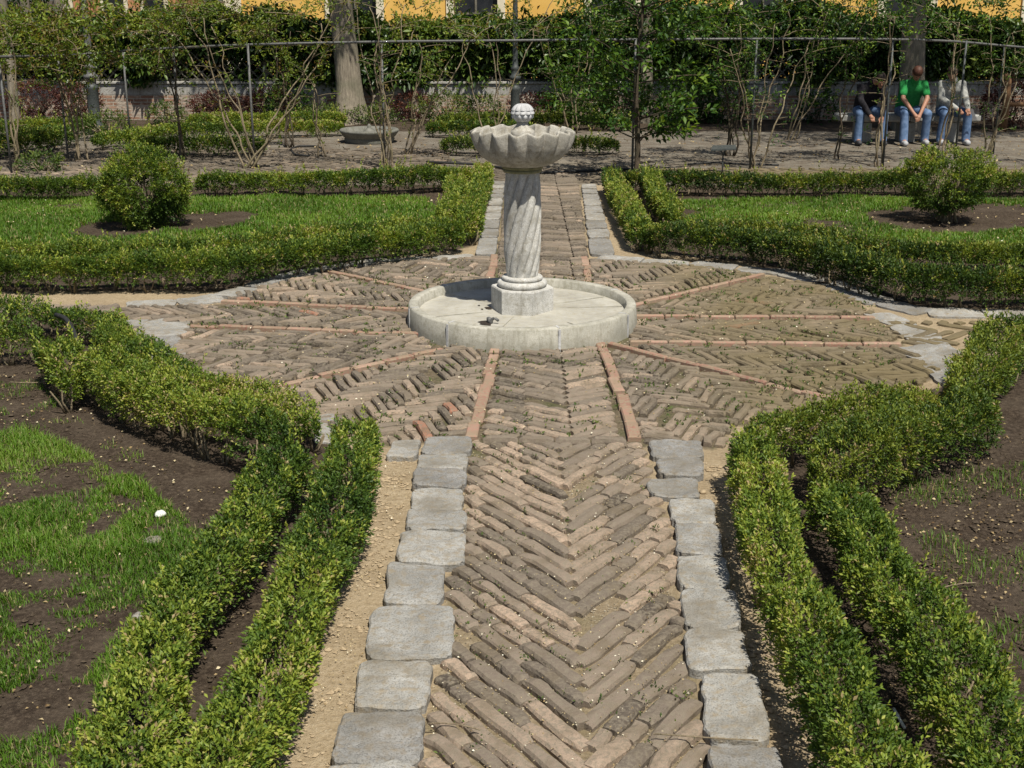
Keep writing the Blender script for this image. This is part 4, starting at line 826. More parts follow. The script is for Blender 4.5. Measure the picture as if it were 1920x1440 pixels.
def ivy(x0, x1, y0, y1, z0, zt, label, n, leaf, seed, sparse=None, mat='ivy', br=0, name='ivy_hedge'):
    root = empty(name, ((x0+x1)/2, (y0+y1)/2, 0), label, 'hedge'); x = R.uniform(x0, x1, n); z = z0+(zt-z0)*R.uniform(0, 1, n)**.9
    top = zt+.30*(fbm(x*.8, 0*x, seed, 3, 2)-.5)*2+.12*(fbm(x*3, 0*x, seed, 4, 2)-.5)*2
    face = y0+.34*(fbm(x*1.4, z*1.6, seed, 5, 3)-.5)*2
    y = face+R.exponential(.10, n); onT = R.uniform(size=n) < .22; y = np.where(onT, R.uniform(y0, y1, n), y); z = np.where(onT, top-.03+R.normal(size=n)*.05, z)
    k = (z < top+.04) & (y < y1)
    g_ = fbm(x*1.1, z*1.7, 7, 15+seed, 2)
    if sparse is not None: k &= sparse(x, z, g_)
    x, y, z, onT = x[k], y[k], z[k], onT[k]; n = len(x)
    A = np.stack([R.normal(size=n)*.4, -.9+R.normal(size=n)*.3, np.where(onT, .9, .05)+R.normal(size=n)*.3], 1)
    big = fbm(x*1.3, z*1.5, 3, 8+seed, 2); t = .42+.5*(big-.5)*2+R.normal(size=n)*.12+br
    mb = MB(); C = np.stack([x, y, z], 1); kk = 5
    for i in range(kk):
        d = norm(A+R.normal(size=(n, 3))*.7+np.array([0, 0, -.55])); add_leaves(mb, C+R.normal(size=(n, 3))*leaf*.5, d, leaf*R.uniform(.7, 1.2, n), t+R.normal(size=n)*.08, .42, .3)
    sub(mb, 'foliage', M[mat], root)
    sb = MB()
    for i in range(int((x1-x0)*3)):
        xx_ = R.uniform(x0, x1); arc_tube(sb, [(xx_, (y0+y1)/2, z0-.6), (xx_+R.normal()*.15, (y0+y1)/2, (z0+zt)/2), (xx_+R.normal()*.3, (y0+y1)/2+R.normal()*.1, zt-.1)], .03, .01, 5, .1, .2)
    sub(sb, 'stems', M['stemdk'], root); return root
def spA(x, z, g): 
    low = (z < 1.32) & (x < -3.2) & (g < .62)        # dark recess low down at the left
    return ~low & ~((x > 4.6) & (x < 8.6) & (z < 1.9) & (g < .60)) & ~((z < 1.0) & (g < .5))
ivy(-14, 13, YW+.0, YW+1.0, .78, 1.88, 'dense climbing ivy covering the lattice fence on the garden wall', 26000, .17, 1, spA, br=.08)
ivy(-15, 15, YW+1.3, YW+2.3, .1, 1.75, 'dark evergreen hedge growing behind the ivy fence', 15000, .17, 2, None, 'fig', -.25, 'evergreen_hedge')
for i, (px, w_, h_, lb) in enumerate(((1085, .7, .95, 'dark shrub against the wall behind the young tree on its left'), (1160, .6, 1.05, 'dark shrub against the wall directly behind the young tree'), (1290, .6, 1.1, 'dark leafy shrub against the wall right of the slender trunk'), (1352, .55, .9, 'dark leafy shrub against the wall behind the tilted plate'), (1530, .35, .7, 'thin dark shrub between pale wall and stone bench'), (540, .4, .7, 'dark shrub left of the information panel by the wall'))):
    b_ = D(px, 230, 25.9); blob_bush((b_[0], 25.9), w_, .3, h_/2*.92, .0, lb, 'dark_shrub', 'shrub', 'fig', .08, .55, 'stemdk', 90+i, 'dark shrubs along the garden wall', k=5, nst=5)
# yellow building
YB = 38.0
bd = empty('yellow_building', (6, YB, 0), 'yellow rendered building with cream window surrounds behind the ivy hedge', 'building')
X0, X1, HB = -8.2, 26.0, 8.5
wins = [D(px, 20, YB)[0] for px in (665, 892, 1150, 1432, 1700)]; wins = [wins[0]-4.0] + wins + [wins[-1]+4.1, wins[-1]+8.2]
wins = [w_ for w_ in wins if X0+1 < w_ < X1-1]; hw = .62
mb = MB(); prev = X0; z0, z1 = 1.0, 3.9
for w_ in wins+[None]:
    e = (w_-hw) if w_ is not None else X1; box(mb, ((prev+e)/2, YB+.2, HB/2), (e-prev, .4, HB)); 
    if w_ is not None:
        box(mb, (w_, YB+.2, z0/2), (2*hw, .4, z0)); box(mb, (w_, YB+.2, (z1+HB)/2), (2*hw, .4, HB-z1)); prev = w_+hw
sub(mb, 'wall', M['yellow'], bd, False)
for w_ in wins:
    mb = MB()
    for s_ in (-1, 1): box(mb, (w_+s_*(hw+.11), YB-.03, (z0+z1)/2), (.22, .07, z1-z0+.3))
    box(mb, (w_, YB-.03, z1+.1), (2*hw, .07, .2)); box(mb, (w_, YB-.05, z0-.1), (2*hw+.5, .12, .14))
    l = bd.location; wo = sub(mb, 'window', M['cream'], bd, False)
    mb = MB(); box(mb, (w_, YB+.25, (z0+z1)/2), (2*hw, .04, z1-z0)); p = sub(mb, 'pane', M['dark'], bd, False); p.parent = wo
    mb = MB()
    box(mb, (w_, YB+.2, (z0+z1)/2), (.06, .05, z1-z0))
    for zz in (1.9, 2.9): box(mb, (w_, YB+.2, zz), (2*hw, .04, .05))
    p = sub(mb, 'window_bars', M['lattice'], bd, False); p.parent = wo
mb = MB(); box(mb, ((X0+X1)/2, YB+2, HB+.15), (X1-X0+.8, 5, .3)); sub(mb, 'roof', M['orange'], bd, False)
mb = MB(); box(mb, (X0+.25, YB-.02, HB/2), (.5, .10, HB)); box(mb, ((X0+X1)/2, YB-.02, 4.6), (X1-X0-1.1, .08, .25)); sub(mb, 'corner_trim', M['cream'], bd, False)
b2 = empty('orange_building', (-12, 44, 0), 'orange and cream building seen between branches at the top left', 'building')
mb = MB(); x_a, x_b = D(118, 10, 44)[0], D(330, 10, 44)[0]; xm = D(138, 10, 44)[0]; box(mb, ((xm+x_b)/2, 46, 3.2), (x_b-xm, 4, 6.4)); sub(mb, 'wall', M['orange'], b2, False)
mb = MB(); box(mb, ((x_a+xm)/2-.01, 46, 3.2), (xm-x_a-.02, 4.1, 6.4)); sub(mb, 'corner_pier', M['cream'], b2, False)
for px in (215, 290):
    mb = MB(); cx_ = D(px, 10, 44)[0]; box(mb, (cx_, 43.97, 2.4), (.9, .08, 2.2)); wo = sub(mb, 'window', M['cream'], b2, False)
    mb = MB(); box(mb, (cx_, 43.9, 2.4), (.65, .05, 1.95)); p = sub(mb, 'pane', M['dark'], b2, False); p.parent = wo
mb = MB(); box(mb, ((x_a+x_b)/2, 46, 6.55), (x_b-x_a+.6, 4.8, .3)); sub(mb, 'roof', M['pink'], b2, False)
b3 = empty('pink_wall', (-16, 36, 0), 'pink rendered boundary wall with a pale coping at the top left', 'wall')
x_a, x_b = D(-200, 10, 36)[0], D(106, 10, 36)[0]; mb = MB(); box(mb, ((x_a+x_b)/2, 36.1, .96), (x_b-x_a, .25, 1.92)); sub(mb, 'wall_face', M['pink'], b3, False)
mb = MB(); box(mb, ((x_a+x_b)/2, 36.1, 1.945), (x_b-x_a+.05, .33, .05)); sub(mb, 'coping', M['cream'], b3, False)

# =================================================================== TREES
def crown(mb, c, r, n, leaf, mat=None, br=0, seed=0, k=4, flat=.7):
    nb = 14; ctr = rnd_unit(nb)*r*.62*R.uniform(.4, 1, (nb, 1)); ctr[:, 2] *= flat; which = R.integers(0, nb, n); d = rnd_unit(n); q = R.uniform(.3, 1, n)**.5*r*.42
    C = np.array(c)+ctr[which]+d*q[:, None]; A = norm(d+rnd_unit(n)*.6); sprigs(mb, C, A, k, leaf*2, leaf, .45+.3*(R.uniform(size=nb)[which]-.5)+R.normal(size=n)*.12+br); return np.array(c)+ctr
def bigtree(px, py, Yt, r0, lean, label, H_=9.5, cr=3.2, seed=0, n=5200, leaf=.13, cz=7.5, ctr=(0, -1.2), flare=1.7, mat='fig'):
    b = D(px, py, Yt); x, y = b[0], Yt; root = empty('tree', (x, y, 0), label, 'tree')
    zs = np.linspace(-.1, H_-2.2, 26); P = np.stack([x+lean*zs+.05*np.sin(zs*.9+seed), y+.04*np.sin(zs*1.1), zs], 1); rr = r0*(1-.045*zs)*(1+(flare-1)*np.exp(-np.clip(zs, 0, 9)/.28))
    mb = MB(); n_ = 28; th = np.linspace(0, 2*math.pi, n_, endpoint=False); lob = 1+.07*np.sin(3*th+seed)[None]*np.exp(-np.clip(zs, 0, 9)/1.2)[:, None]*2+.05*(noise(np.cos(th)[None]*2+zs[:, None]*.3, np.sin(th)[None]*2+zs[:, None]*.8, seed)-.5)
    V = np.stack([P[:, 0:1]+rr[:, None]*lob*np.cos(th), P[:, 1:2]+rr[:, None]*lob*np.sin(th), np.repeat(zs[:, None], n_, 1)], -1)
    i = np.arange(25)[:, None]*n_; j = np.arange(n_)[None]; j2 = (j+1) % n_; mb.add(V.reshape(-1, 3), [np.stack([i+j, i+j2, i+n_+j2, i+n_+j], -1).reshape(-1, 4)])
    fm = MB(); top = P[-1]; cc = (x+lean*cz+ctr[0], y+ctr[1], cz); cs = crown(fm, cc, cr, n, leaf, seed=seed)
    for q in cs: arc_tube(mb, [P[R.integers(15, 25)], (top+q)/2+np.array([0, 0, .2]), q], r0*.34, .02, 7, .3, .35)
    sub(mb, 'trunk', M['bark'], root); sub(fm, 'crown', M[mat], root); return root
bigtree(652, 213, 26.0, .255, -.035, 'tall grey trunk in front of the ivy, left of the fountain', seed=1)
bigtree(1700, 236, 24.6, .235, .005, 'tall grey trunk directly behind the seated person in green', seed=2, cr=4.6, n=9000, cz=7.4, ctr=(.2, -2.6))
bigtree(1213, 222, 26.0, .12, .0, 'slender trunk standing behind the young leafy tree', seed=3, cr=2.2, n=2500, cz=7)
for i, (px, Yt, r_, lb) in enumerate(((112, 33.0, .12, 'dark forked trunk before the pink wall at the top left'), (50, 40, .15, 'far tree behind the pink wall at the left corner'), (8, 24.8, .09, 'grey trunk at the left photo edge behind the posts'))):
    bigtree(px, 100, Yt, r_, .02, lb, seed=5+i, cr=2.6, n=2600, H_=7, cz=5.2, ctr=(0, .6), flare=1.2)
bigtree(-140, 100, 44, .15, .02, 'far green tree outside the orange building', seed=12, cr=4, n=4000, H_=7, cz=4.2, ctr=(3.5, 1.6), flare=1.2)

# small leafy tree right of the fountain
def youngtree():
    b = G(1195, 338); x, y = b; root = empty('young_tree', (x, y, 0), 'young leafy tree with a thin dark trunk right of the fountain', 'tree'); mb = MB(); fm = MB()
    T = arc_tube(mb, [(x, y, -.05), (x-.01, y, .5), (x-.05, y, 1.1), (x-.02, y, 1.9), (x+.05, y, 2.9)], .045, .014, 8, .04, .12)
    C = []; A = []
    for i in range(50):
        h = R.uniform(.4, 2.9); j = int(np.argmin(abs(T[:, 2]-h))); a = R.uniform(0, 6.28); ln = R.uniform(.55, 1.35)*(1.05-.10*abs(h-1.6)); e = T[j]+np.array([math.cos(a)*ln, math.sin(a)*ln*.8, R.uniform(.05, .55)*ln])
        Pp = arc_tube(mb, [T[j], (T[j]+e)/2+np.array([0, 0, .06]), e], .012, .004, 5, .1, .12)
        for p in Pp[2:]:
            for _ in range(2): C.append(p+R.normal(size=3)*.04); A.append(norm(e-T[j])+R.normal(size=3)*.6)
    C = np.array(C); A = np.array(A); n = len(C); sprigs(fm, C, A, 6, .18, .105, .60+R.normal(size=n)*.2, 1.0)
    sub(mb, 'trunk', M['stemdk'], root); sub(fm, 'crown', M['fig'], root)
youngtree()

# =================================================================== PERGOLA
# one iron frame: posts standing along the far edge of the beds, carrying one curved rail
prg = empty('pergola', (*G(960, 300), 0), 'long iron pergola frame with thin posts and one curved horizontal rail', 'pergola')
posts = [(-90, 345, 108), (22, 325, 112), (128, 300, 106), (245, 268, 95), (340, 300, 88), (478, 315, 83), (722, 316, 78), (1185, 328, 73), (1406, 318, 73), (1655, 312, 74), (1790, 300, 76), (1862, 288, 84), (2000, 300, 96)]
tops = []
for (px, py, ty) in posts:
    g = G(px, py); t_ = D(px, ty, g[1]); mb = MB(); tube(mb, [(g[0], g[1], -.05), (g[0], g[1], max(t_[2], 1.0))], .017, 8); sub(mb, 'post', M['iron'] if px < 1300 else M['irondk'], prg)
rail = [(-90, 345, 108), (140, 300, 104), (222, 300, 96), (340, 305, 89), (478, 315, 83), (722, 318, 78), (960, 322, 76), (1185, 322, 74), (1406, 318, 73), (1655, 312, 73), (1790, 300, 77), (1862, 288, 84), (2000, 300, 96)]
P = []
for (px, py, ty) in rail: g = G(px, py); P.append(D(px, ty, g[1]))
mb = MB(); arc_tube(mb, P, .018, .018, 8, 0, .3); sub(mb, 'rail', M['iron'], prg)

def rose(px, py, ht, label, nst=4, spread=.5, leafn=1.0, lean=0, seed=0, thick=.016, topz=None, mat='rose', stem='stem', low=.0, name='climbing_rose', br=0, leaf=.055):
    g = G(px, py); x, y = g; root = empty(name, (x, y, 0), label, 'climbing plant', 'roses climbing the pergola'); mb = MB(); C = []; A = []
    for i in range(nst):
        mb = MB(); e = np.array([x+lean+R.normal()*spread*.55, y+R.normal()*.18, ht*R.uniform(.85, 1.15)]); b_ = np.array([x+R.normal()*.05, y+R.normal()*.04, -.03]); m1 = b_*.6+e*.4+np.array([R.normal()*.05, R.normal()*.05, 0]); m2 = b_*.25+e*.75+np.array([R.normal()*.10, R.normal()*.08, .05])
        T = arc_tube(mb, [b_, m1, m2, e], thick*R.uniform(.7, 1.15), thick*.4, 6, .09, .1)
        nb = int(7*leafn)+2
        for k_ in range(nb):
            j = int(len(T)*R.uniform(.12+low, 1)**.8); j = min(j, len(T)-1); hi = T[j][2]/ht; ln = R.uniform(.15, .6)*(.35+.9*hi)
            a = R.uniform(0, 6.28); q = T[j]+np.array([math.cos(a)*ln, math.sin(a)*ln*.5, R.uniform(-.05, .45)*ln]); Pq = arc_tube(mb, [T[j], (T[j]+q)/2+np.array([0, 0, .05]), q], .005, .002, 4, .05, .1)
            for p in Pq[1:]:
                for _ in range(1+int(2*hi*leafn)): C.append(p+R.normal(size=3)*.05); A.append(R.normal(size=3)*.7+np.array([0, 0, .4]))
        sub(mb, 'stem', M[stem], root)
    C = np.array(C); A = np.array(A); n = len(C); fm = MB(); t = .55+R.normal(size=n)*.2+br; t = np.where(R.uniform(size=n) < .10, 1.0, np.clip(t, 0, .9)); sprigs(fm, C, A, 5, leaf*1.9, leaf, t, 1.0)
    sub(fm, 'foliage', M[mat], root); return root
RO = [(28, 322, 1.9, 'thin rose stems on the leftmost posts', 3, .4, 1.0, 0), (150, 302, 1.9, 'thick bundle of climbing stems beside the green lamp post', 6, .55, 1.1, -.1), (345, 300, 1.9, 'dark rose stems twined up the post behind the left round bush', 3, .35, 1.1, 0),
      (468, 316, 2.0, 'wide spreading rose with crossing pale stems left of the big trunk', 7, 1.1, .7, 0), (545, 276, 1.9, 'dark upright climbing stems just left of the big trunk', 4, .4, 1.3, 0), (728, 318, 2.1, 'tall pale climbing stems standing left of the fountain', 6, .5, .55, 0),
      (600, 294, 1.2, 'low young rose with few leaves near the low basin', 3, .5, .5, .05), (765, 292, 1.7, 'thin rose stems just right of the low basin', 4, .7, .8, .1), (925, 262, 2.2, 'pale arching rose stems behind the fountain on its left', 4, .9, .7, .15), (1075, 250, 2.0, 'green climbing rose behind the fountain bowl on its right', 5, .9, 1.5, 0),
      (1368, 292, 2.0, 'dark climbing rose behind the tilted plate', 5, .6, 1.5, 0), (1415, 316, 2.0, 'pale twisted rose stems beside the dark pergola post', 5, .7, 1.0, .1), (1480, 262, 2.0, 'curved pale branches crossing the lattice fence', 4, .9, .8, .35), (1572, 298, 2.0, 'thin dark climbing stem left of the seated people', 2, .4, 1.6, 0),
      (1648, 312, 2.0, 'thin stems rising in front of the person in black', 3, .25, .7, 0), (1765, 290, 2.0, 'leaning grey stems in front of the person in the striped jacket', 3, .25, .5, -.1), (1855, 292, 2.0, 'thin rose stems in front of the reddish bush at the right', 4, .35, 1.0, 0)]
for i, a in enumerate(RO):
    rt = a[0] > 1050
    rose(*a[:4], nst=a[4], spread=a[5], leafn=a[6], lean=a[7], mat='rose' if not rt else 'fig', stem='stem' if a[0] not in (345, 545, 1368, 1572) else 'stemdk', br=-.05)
# leafy mass trained along the rails
def topmass(x0, x1, label, n, br=0, mat='rose', zb=1.55, zt=2.35, seed=0, leaf=.06, dn=1.):
    gx0, gx1 = D(x0, 80, 19)[0], D(x1, 80, 19)[0]; root = empty('rose_canopy', ((gx0+gx1)/2, 19, 0), label, 'climbing plant'); nb = int((gx1-gx0)*9*dn); mb = MB(); C = []; A = []
    for i in range(nb):
        x = R.uniform(gx0, gx1); y = 19.4+R.normal()*.3; z = R.uniform(zb, zt); e = np.array([x+R.normal()*.5, y+R.normal()*.3, z+R.normal()*.22]); T = arc_tube(mb, [(x, y, z), ((x+e[0])/2, (y+e[1])/2, (z+e[2])/2+.08), e], .007, .003, 5, .08, .09)
        for p in T:
            for _ in range(2): C.append(p+R.normal(size=3)*.055); A.append(R.normal(size=3)*.7+np.array([0, 0, .4]))
    C = np.array(C); A = np.array(A); C, A = C[:n], A[:n]; m_ = len(C); t = np.clip(.5+.4*(fbm(C[:, 0]*2, C[:, 2]*2, 0, 4)-.5)*2+R.normal(size=m_)*.18+br, 0, .9); t = np.where(R.uniform(size=m_) < .16, 1.0, t)
    fm = MB(); sprigs(fm, C, A, 5, leaf*1.9, leaf, t, 1.0); sub(mb, 'stems', M['stem'], root); sub(fm, 'foliage', M[mat], root)
topmass(-120, 270, 'yellow green rose leaves crowding the pergola top at the far left', 30000, .10, zb=1.35, zt=2.2, dn=3.2, leaf=.075)
topmass(260, 620, 'rose leaves with reddish tips along the rail left of the big trunk', 30000, .05, zb=1.6, zt=2.4, dn=2)
topmass(700, 1050, 'thin leafy rose twigs above the rail over the fountain', 1100, 0, zb=1.8, zt=2.45)
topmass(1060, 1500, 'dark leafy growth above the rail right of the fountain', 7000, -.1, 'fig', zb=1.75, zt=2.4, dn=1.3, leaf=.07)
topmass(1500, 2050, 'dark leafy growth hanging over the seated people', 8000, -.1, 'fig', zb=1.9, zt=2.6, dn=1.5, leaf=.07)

# =================================================================== LAMPS, SIGNS
def lamp(px, py, Yt, label, r=.055):
    b = D(px, py, Yt); c = (b[0], Yt, 0); root = empty('street_lamp', c, label, 'street lamp', 'iron lamp posts')
    mb = MB(); lathe(mb, [(r*2.2, -.02), (r*2.2, .12), (r*1.8, .16), (r*1.55, .2), (r*1.5, .75), (r*1.7, .78), (r*1.7, .82), (r*1.2, .86)], c, 20); sub(mb, 'base', M['irondk'], root)
    mb = MB(); lathe(mb, [(r*1.2, .86), (r*1.25, .95), (r*1.9, .98), (r*1.9, 1.02), (r*1.3, 1.05), (r*1.25, 1.14), (r*1.6, 1.17), (r*1.0, 1.2), (r*.9, 1.3), (r*.75, 2.6), (r*.6, 3.3), (.02, 3.35)], c, 20); sub(mb, 'pole', M['iron'] if px < 500 else M['irondk'], root)
    mb = MB(); lathe(mb, [(.03, 3.3), (.12, 3.42), (.16, 3.8), (.19, 3.82), (.05, 3.98), (.02, 4.08)], c, 6); sub(mb, 'lantern', M['irondk'], root, False)
lamp(178, 225, 24.3, 'green grey iron lamp post with moulded rings at the left', .07); lamp(966, 240, 24.0, 'dark iron lamp post directly behind the fountain ball', .055)
si = empty('information_sign', (*G(612, 222), 0), 'tilted pale information panel on a dark box beside the big trunk', 'sign'); g = si.location
mb = MB(); box(mb, (g.x, g.y, .25), (.16, .12, .5)); sub(mb, 'stand', M['irondk'], si, False)
mb = MB(); V = [(-.1, -.07, .50), (.1, -.07, .50), (.1, .07, .60), (-.1, .07, .60), (-.1, -.075, .47), (.1, -.075, .47), (.1, .075, .57), (-.1, .075, .57)]
mb.add([(g.x+a_*1.05, g.y+b_, c_) for a_, b_, c_ in V], [[0, 1, 2, 3], [7, 6, 5, 4], [0, 4, 5, 1], [1, 5, 6, 2], [2, 6, 7, 3], [3, 7, 4, 0]]); sub(mb, 'panel', M['signw'], si, False)
g = G(1354, 325); pl_ = empty('plant_sign', (g[0], g[1], 0), 'small dark tilted plate on a thin forked stake behind the right hedge', 'sign')
mb = MB(); tube(mb, [(g[0], g[1], -.02), (g[0], g[1], .26)], .011, 6); tube(mb, [(g[0], g[1], .25), (g[0]-.04, g[1], .34)], .009, 6); tube(mb, [(g[0], g[1], .25), (g[0]+.04, g[1], .34)], .009, 6); sub(mb, 'stake', M['irondk'], pl_)
mb = MB(); V = [(-.19, -.10, .33), (.17, -.10, .345), (.19, .10, .375), (-.14, .10, .365)]; V = V+[(a_, b_, c_+.022) for a_, b_, c_ in V]
mb.add([(g[0]+a_, g[1]+b_, c_) for a_, b_, c_ in V], [[3, 2, 1, 0], [4, 5, 6, 7], [0, 1, 5, 4], [1, 2, 6, 5], [2, 3, 7, 6], [3, 0, 4, 7]]); sub(mb, 'plate', M['irondk'], pl_, False)
# low wooden post at the right
g = G(1888, 250); wp = empty('wooden_post', (g[0], g[1]+.3, 0), 'orange brown rounded wooden post behind the red shrub at the right edge', 'post')
mb = MB(); x_, y_ = g[0], g[1]+.3
tube(mb, [(x_+.03, y_, 0), (x_+.04, y_, .6), (x_+.02, y_, .95), (x_-.03, y_, 1.06)], [.07, .07, .065, .04], 10); sub(mb, 'shaft', M['wood'], wp)
mb = MB(); tube(mb, [(x_+.04, y_, .5), (x_+.5, y_+.05, .5)], .045, 8); sub(mb, 'crossbar', M['wood'], wp)

# =================================================================== BENCH AND PEOPLE
YS = 22.5
bx0, bx1 = D(1574, 210, YS)[0], D(1836, 210, YS)[0]
bn = empty('stone_bench', ((bx0+bx1)/2, YS+.1, 0), 'long pale stone bench under the seated people', 'bench')
mb = MB(); 
for a, (x0, x1) in enumerate(((bx0, (bx0+bx1)/2-.005), ((bx0+bx1)/2+.005, bx1))): box(mb, ((x0+x1)/2, YS+.12, .415), (x1-x0, .46, .12), 0, .5, .025)
sub(mb, 'seat', M['benchst'], bn, False)
for x0 in (bx0+.45, (bx0+bx1)/2, bx1-.45):
    mb = MB(); box(mb, (x0, YS+.14, .17), (.24, .34, .36), 0, .5, .02); sub(mb, 'leg', M['benchst'], bn, False)

def capsule(bm_, a, b, ra, rb, n=14):
    a = np.array(a, float); b = np.array(b, float); d = b-a; L = np.linalg.norm(d); d = d/(L+1e-9) if L > 1e-6 else np.array([0, 0, 1.0])
    prof = []
    for i in range(7): t = math.pi/2*i/6; prof.append((ra*math.sin(t)+1e-4, -ra*math.cos(t)))
    for i in range(7): t = math.pi/2*i/6; prof.append((rb*math.cos(t)+1e-4, L+rb*math.sin(t)))
    up = np.array([0, 0, 1.0]) if abs(d[2]) < .9 else np.array([0, 1.0, 0]); A = np.cross(d, up); A /= np.linalg.norm(A); B = np.cross(d, A)
    th = np.linspace(0, 2*math.pi, n, endpoint=False); V = []
    for r, h in prof:
        for t in th: V.append(a+d*h+r*(math.cos(t)*A+math.sin(t)*B))
    m = len(prof); i = np.arange(m-1)[:, None]*n; j = np.arange(n)[None]; j2 = (j+1) % n
    Q = np.stack([i+j, i+n+j, i+n+j2, i+j2], -1).reshape(-1, 4)
    bm_.add(np.array(V), [Q, np.array([list(range(n))]), np.array([[(m-1)*n+k for k in range(n)][::-1]])])
def ellip(bm_, c, r, n=16, rot=None):
    u = np.linspace(0.02, math.pi-.02, 10); th = np.linspace(0, 2*math.pi, n, endpoint=False); V = np.array([(math.sin(a)*math.cos(t)*r[0], math.sin(a)*math.sin(t)*r[1], math.cos(a)*r[2]) for a in u for t in th])
    if rot: 
        ca, sa = math.cos(rot), math.sin(rot); V = np.stack([V[:, 0], V[:, 1]*ca-V[:, 2]*sa, V[:, 1]*sa+V[:, 2]*ca], 1)
    V = V+np.array(c); m = len(u); i = np.arange(m-1)[:, None]*n; j = np.arange(n)[None]; j2 = (j+1) % n
    bm_.add(V, [np.stack([i+j, i+n+j, i+n+j2, i+j2], -1).reshape(-1, 4), np.array([list(range(n))]), np.array([[(m-1)*n+k for k in range(n)][::-1]])])
def fuse(mb, name, mat, root, vox=.012, sm=4):
    o = sub(mb, name, mat, root); md = o.modifiers.new('r', 'REMESH'); md.mode = 'VOXEL'; md.voxel_size = vox; md.use_smooth_shade = True
    s = o.modifiers.new('s', 'SMOOTH'); s.iterations = sm; s.factor = .5
    dg = bpy.context.evaluated_depsgraph_get(); me = bpy.data.meshes.new_from_object(o.evaluated_get(dg)); o.modifiers.clear(); o.data = me
    if not me.materials: me.materials.append(mat)
    return o
def person(px, label, top, sleeve, hair, shoe, lean=.0, turn=0., headz=0., hands=None, feet=None, headoff=(0, 0), jacket=False, drop=0., nod=.6):
    X = D(px, 205, YS)[0]; root = empty('person', (X, YS, 0), label, 'person'); W = lambda x, y, z: (X+x, YS+y, z)
    pel = (0, .05, .56); wai = (lean*.3, -.02, .72); che = (lean*.8, -.16, .93-drop); nek = (lean, -.26, 1.07-drop); hd = (lean+headoff[0], -.36+headoff[1], 1.19-drop+headz)
    sh = [(lean-.175, -.21, 1.0-drop), (lean+.175, -.21, 1.0-drop)]; hn = hands or [(-.03, -.60, .52), (.04, -.61, .50)]
    el = [(sh[0][0]-.03, -.36, .77-drop*.6), (sh[1][0]+.03, -.36, .77-drop*.6)]; hip = [(-.10, .02, .54), (.10, .02, .54)]; ft_ = feet or [(-.21, -.50), (.21, -.48)]
    kn = [(ft_[0][0]*.95, -.43, .52), (ft_[1][0]*.95, -.43, .52)]; an = [(ft_[0][0], ft_[0][1]+.06, .09), (ft_[1][0], ft_[1][1]+.06, .09)]
    def bodycaps(mb, g, parts):
        if 'torso' in parts:
            for a, b, ra, rb in ((pel, wai, .125, .115), (wai, che, .115, .125)): 
                for s_ in (-.055, .055): capsule(mb, W(a[0]+s_, a[1], a[2]), W(b[0]+s_*1.3, b[1], b[2]), ra+g, rb+g)
            for s_ in sh: capsule(mb, W(*che), W(*s_), .10+g, .055+g)
            capsule(mb, W(*che), W(*nek), .10+g, .06+g)
        if 'neck' in parts: capsule(mb, W(*nek), W(*hd), .055+g, .055+g)
        if 'upper' in parts: 
            for s_, e_ in zip(sh, el): capsule(mb, W(*s_), W(*e_), .050+g, .040+g)
        if 'half' in parts:
            for s_, e_ in zip(sh, el): m_ = tuple(np.array(s_)*.35+np.array(e_)*.65); capsule(mb, W(*s_), W(*m_), .052+g, .052+g)
        if 'lower' in parts:
            for e_, h_ in zip(el, hn): m_ = tuple(np.array(e_)*.1+np.array(h_)*.9); capsule(mb, W(*e_), W(*m_), .042+g, .027+g)
        if 'legs' in parts:
            for h_, k_, a_ in zip(hip, kn, an): capsule(mb, W(*h_), W(*k_), .092+g, .066+g); capsule(mb, W(*k_), W(*a_), .064+g, .045+g)
    mb = MB(); bodycaps(mb, 0, ('torso', 'neck', 'upper', 'lower', 'legs'))
    # head: skull, jaw, nose, ears
    ty = turn
    ellip(mb, W(*hd), (.077, .098, .105), rot=nod); ca, sa = math.cos(ty), math.sin(ty)
    def hp(x, y, z):
        # head-local: y forward is -Y, nods down by .5 rad
        yy_, zz_ = y*math.cos(nod)-z*math.sin(nod), z*math.cos(nod)+y*math.sin(nod)
        return W(hd[0]+x*ca+yy_*sa, hd[1]-x*sa*0+yy_*ca, hd[2]+zz_)
    capsule(mb, hp(0, -.05, -.06), hp(0, -.062, -.085), .05, .036); capsule(mb, hp(0, -.098, .01), hp(0, -.115, -.022), .010, .014)
    for s_ in (-1, 1): ellip(mb, hp(s_*.078, .0, -.01), (.012, .02, .032))
    for (e_, h_) in zip(el, hn):
        s_ = 1 if h_[0] < 0 else -1; h_ = np.array(h_); d_ = norm(h_-np.array(e_)); pal = h_+d_*.035; capsule(mb, W(*(h_-d_*.02)), W(*pal), .030, .036)
        sidev = np.array([1., 0, 0]); dn = np.array([0, .15, -.9])
        for q in range(4):
            b0 = pal+d_*.02+sidev*(q-1.5)*.019; m0 = b0+d_*.03*(1.05-.1*abs(q-1.4))+dn*.012; e0 = m0+dn*.026+sidev*s_*.008; capsule(mb, W(*b0), W(*m0), .010, .009, 8); capsule(mb, W(*m0), W(*e0), .009, .008, 8)
        b0 = h_+sidev*s_*.028; capsule(mb, W(*b0), W(*(b0+d_*.03+sidev*s_*.018)), .012, .010, 8); capsule(mb, W(*(b0+d_*.03+sidev*s_*.018)), W(*(b0+d_*.055+sidev*s_*.012)), .010, .009, 8)
    for a_, f_ in zip(an, ft_): capsule(mb, W(*a_), W(f_[0], f_[1]-.08, .045), .045, .035)
    fuse(mb, 'body', M['skin'], root, .0075, 3)
    mb = MB(); bodycaps(mb, .016, ('torso', 'upper', 'lower') if jacket else ('torso', 'half')); fuse(mb, top[1], M[top[0]], root, .012)
    mb = MB(); bodycaps(mb, .014, ('legs',))
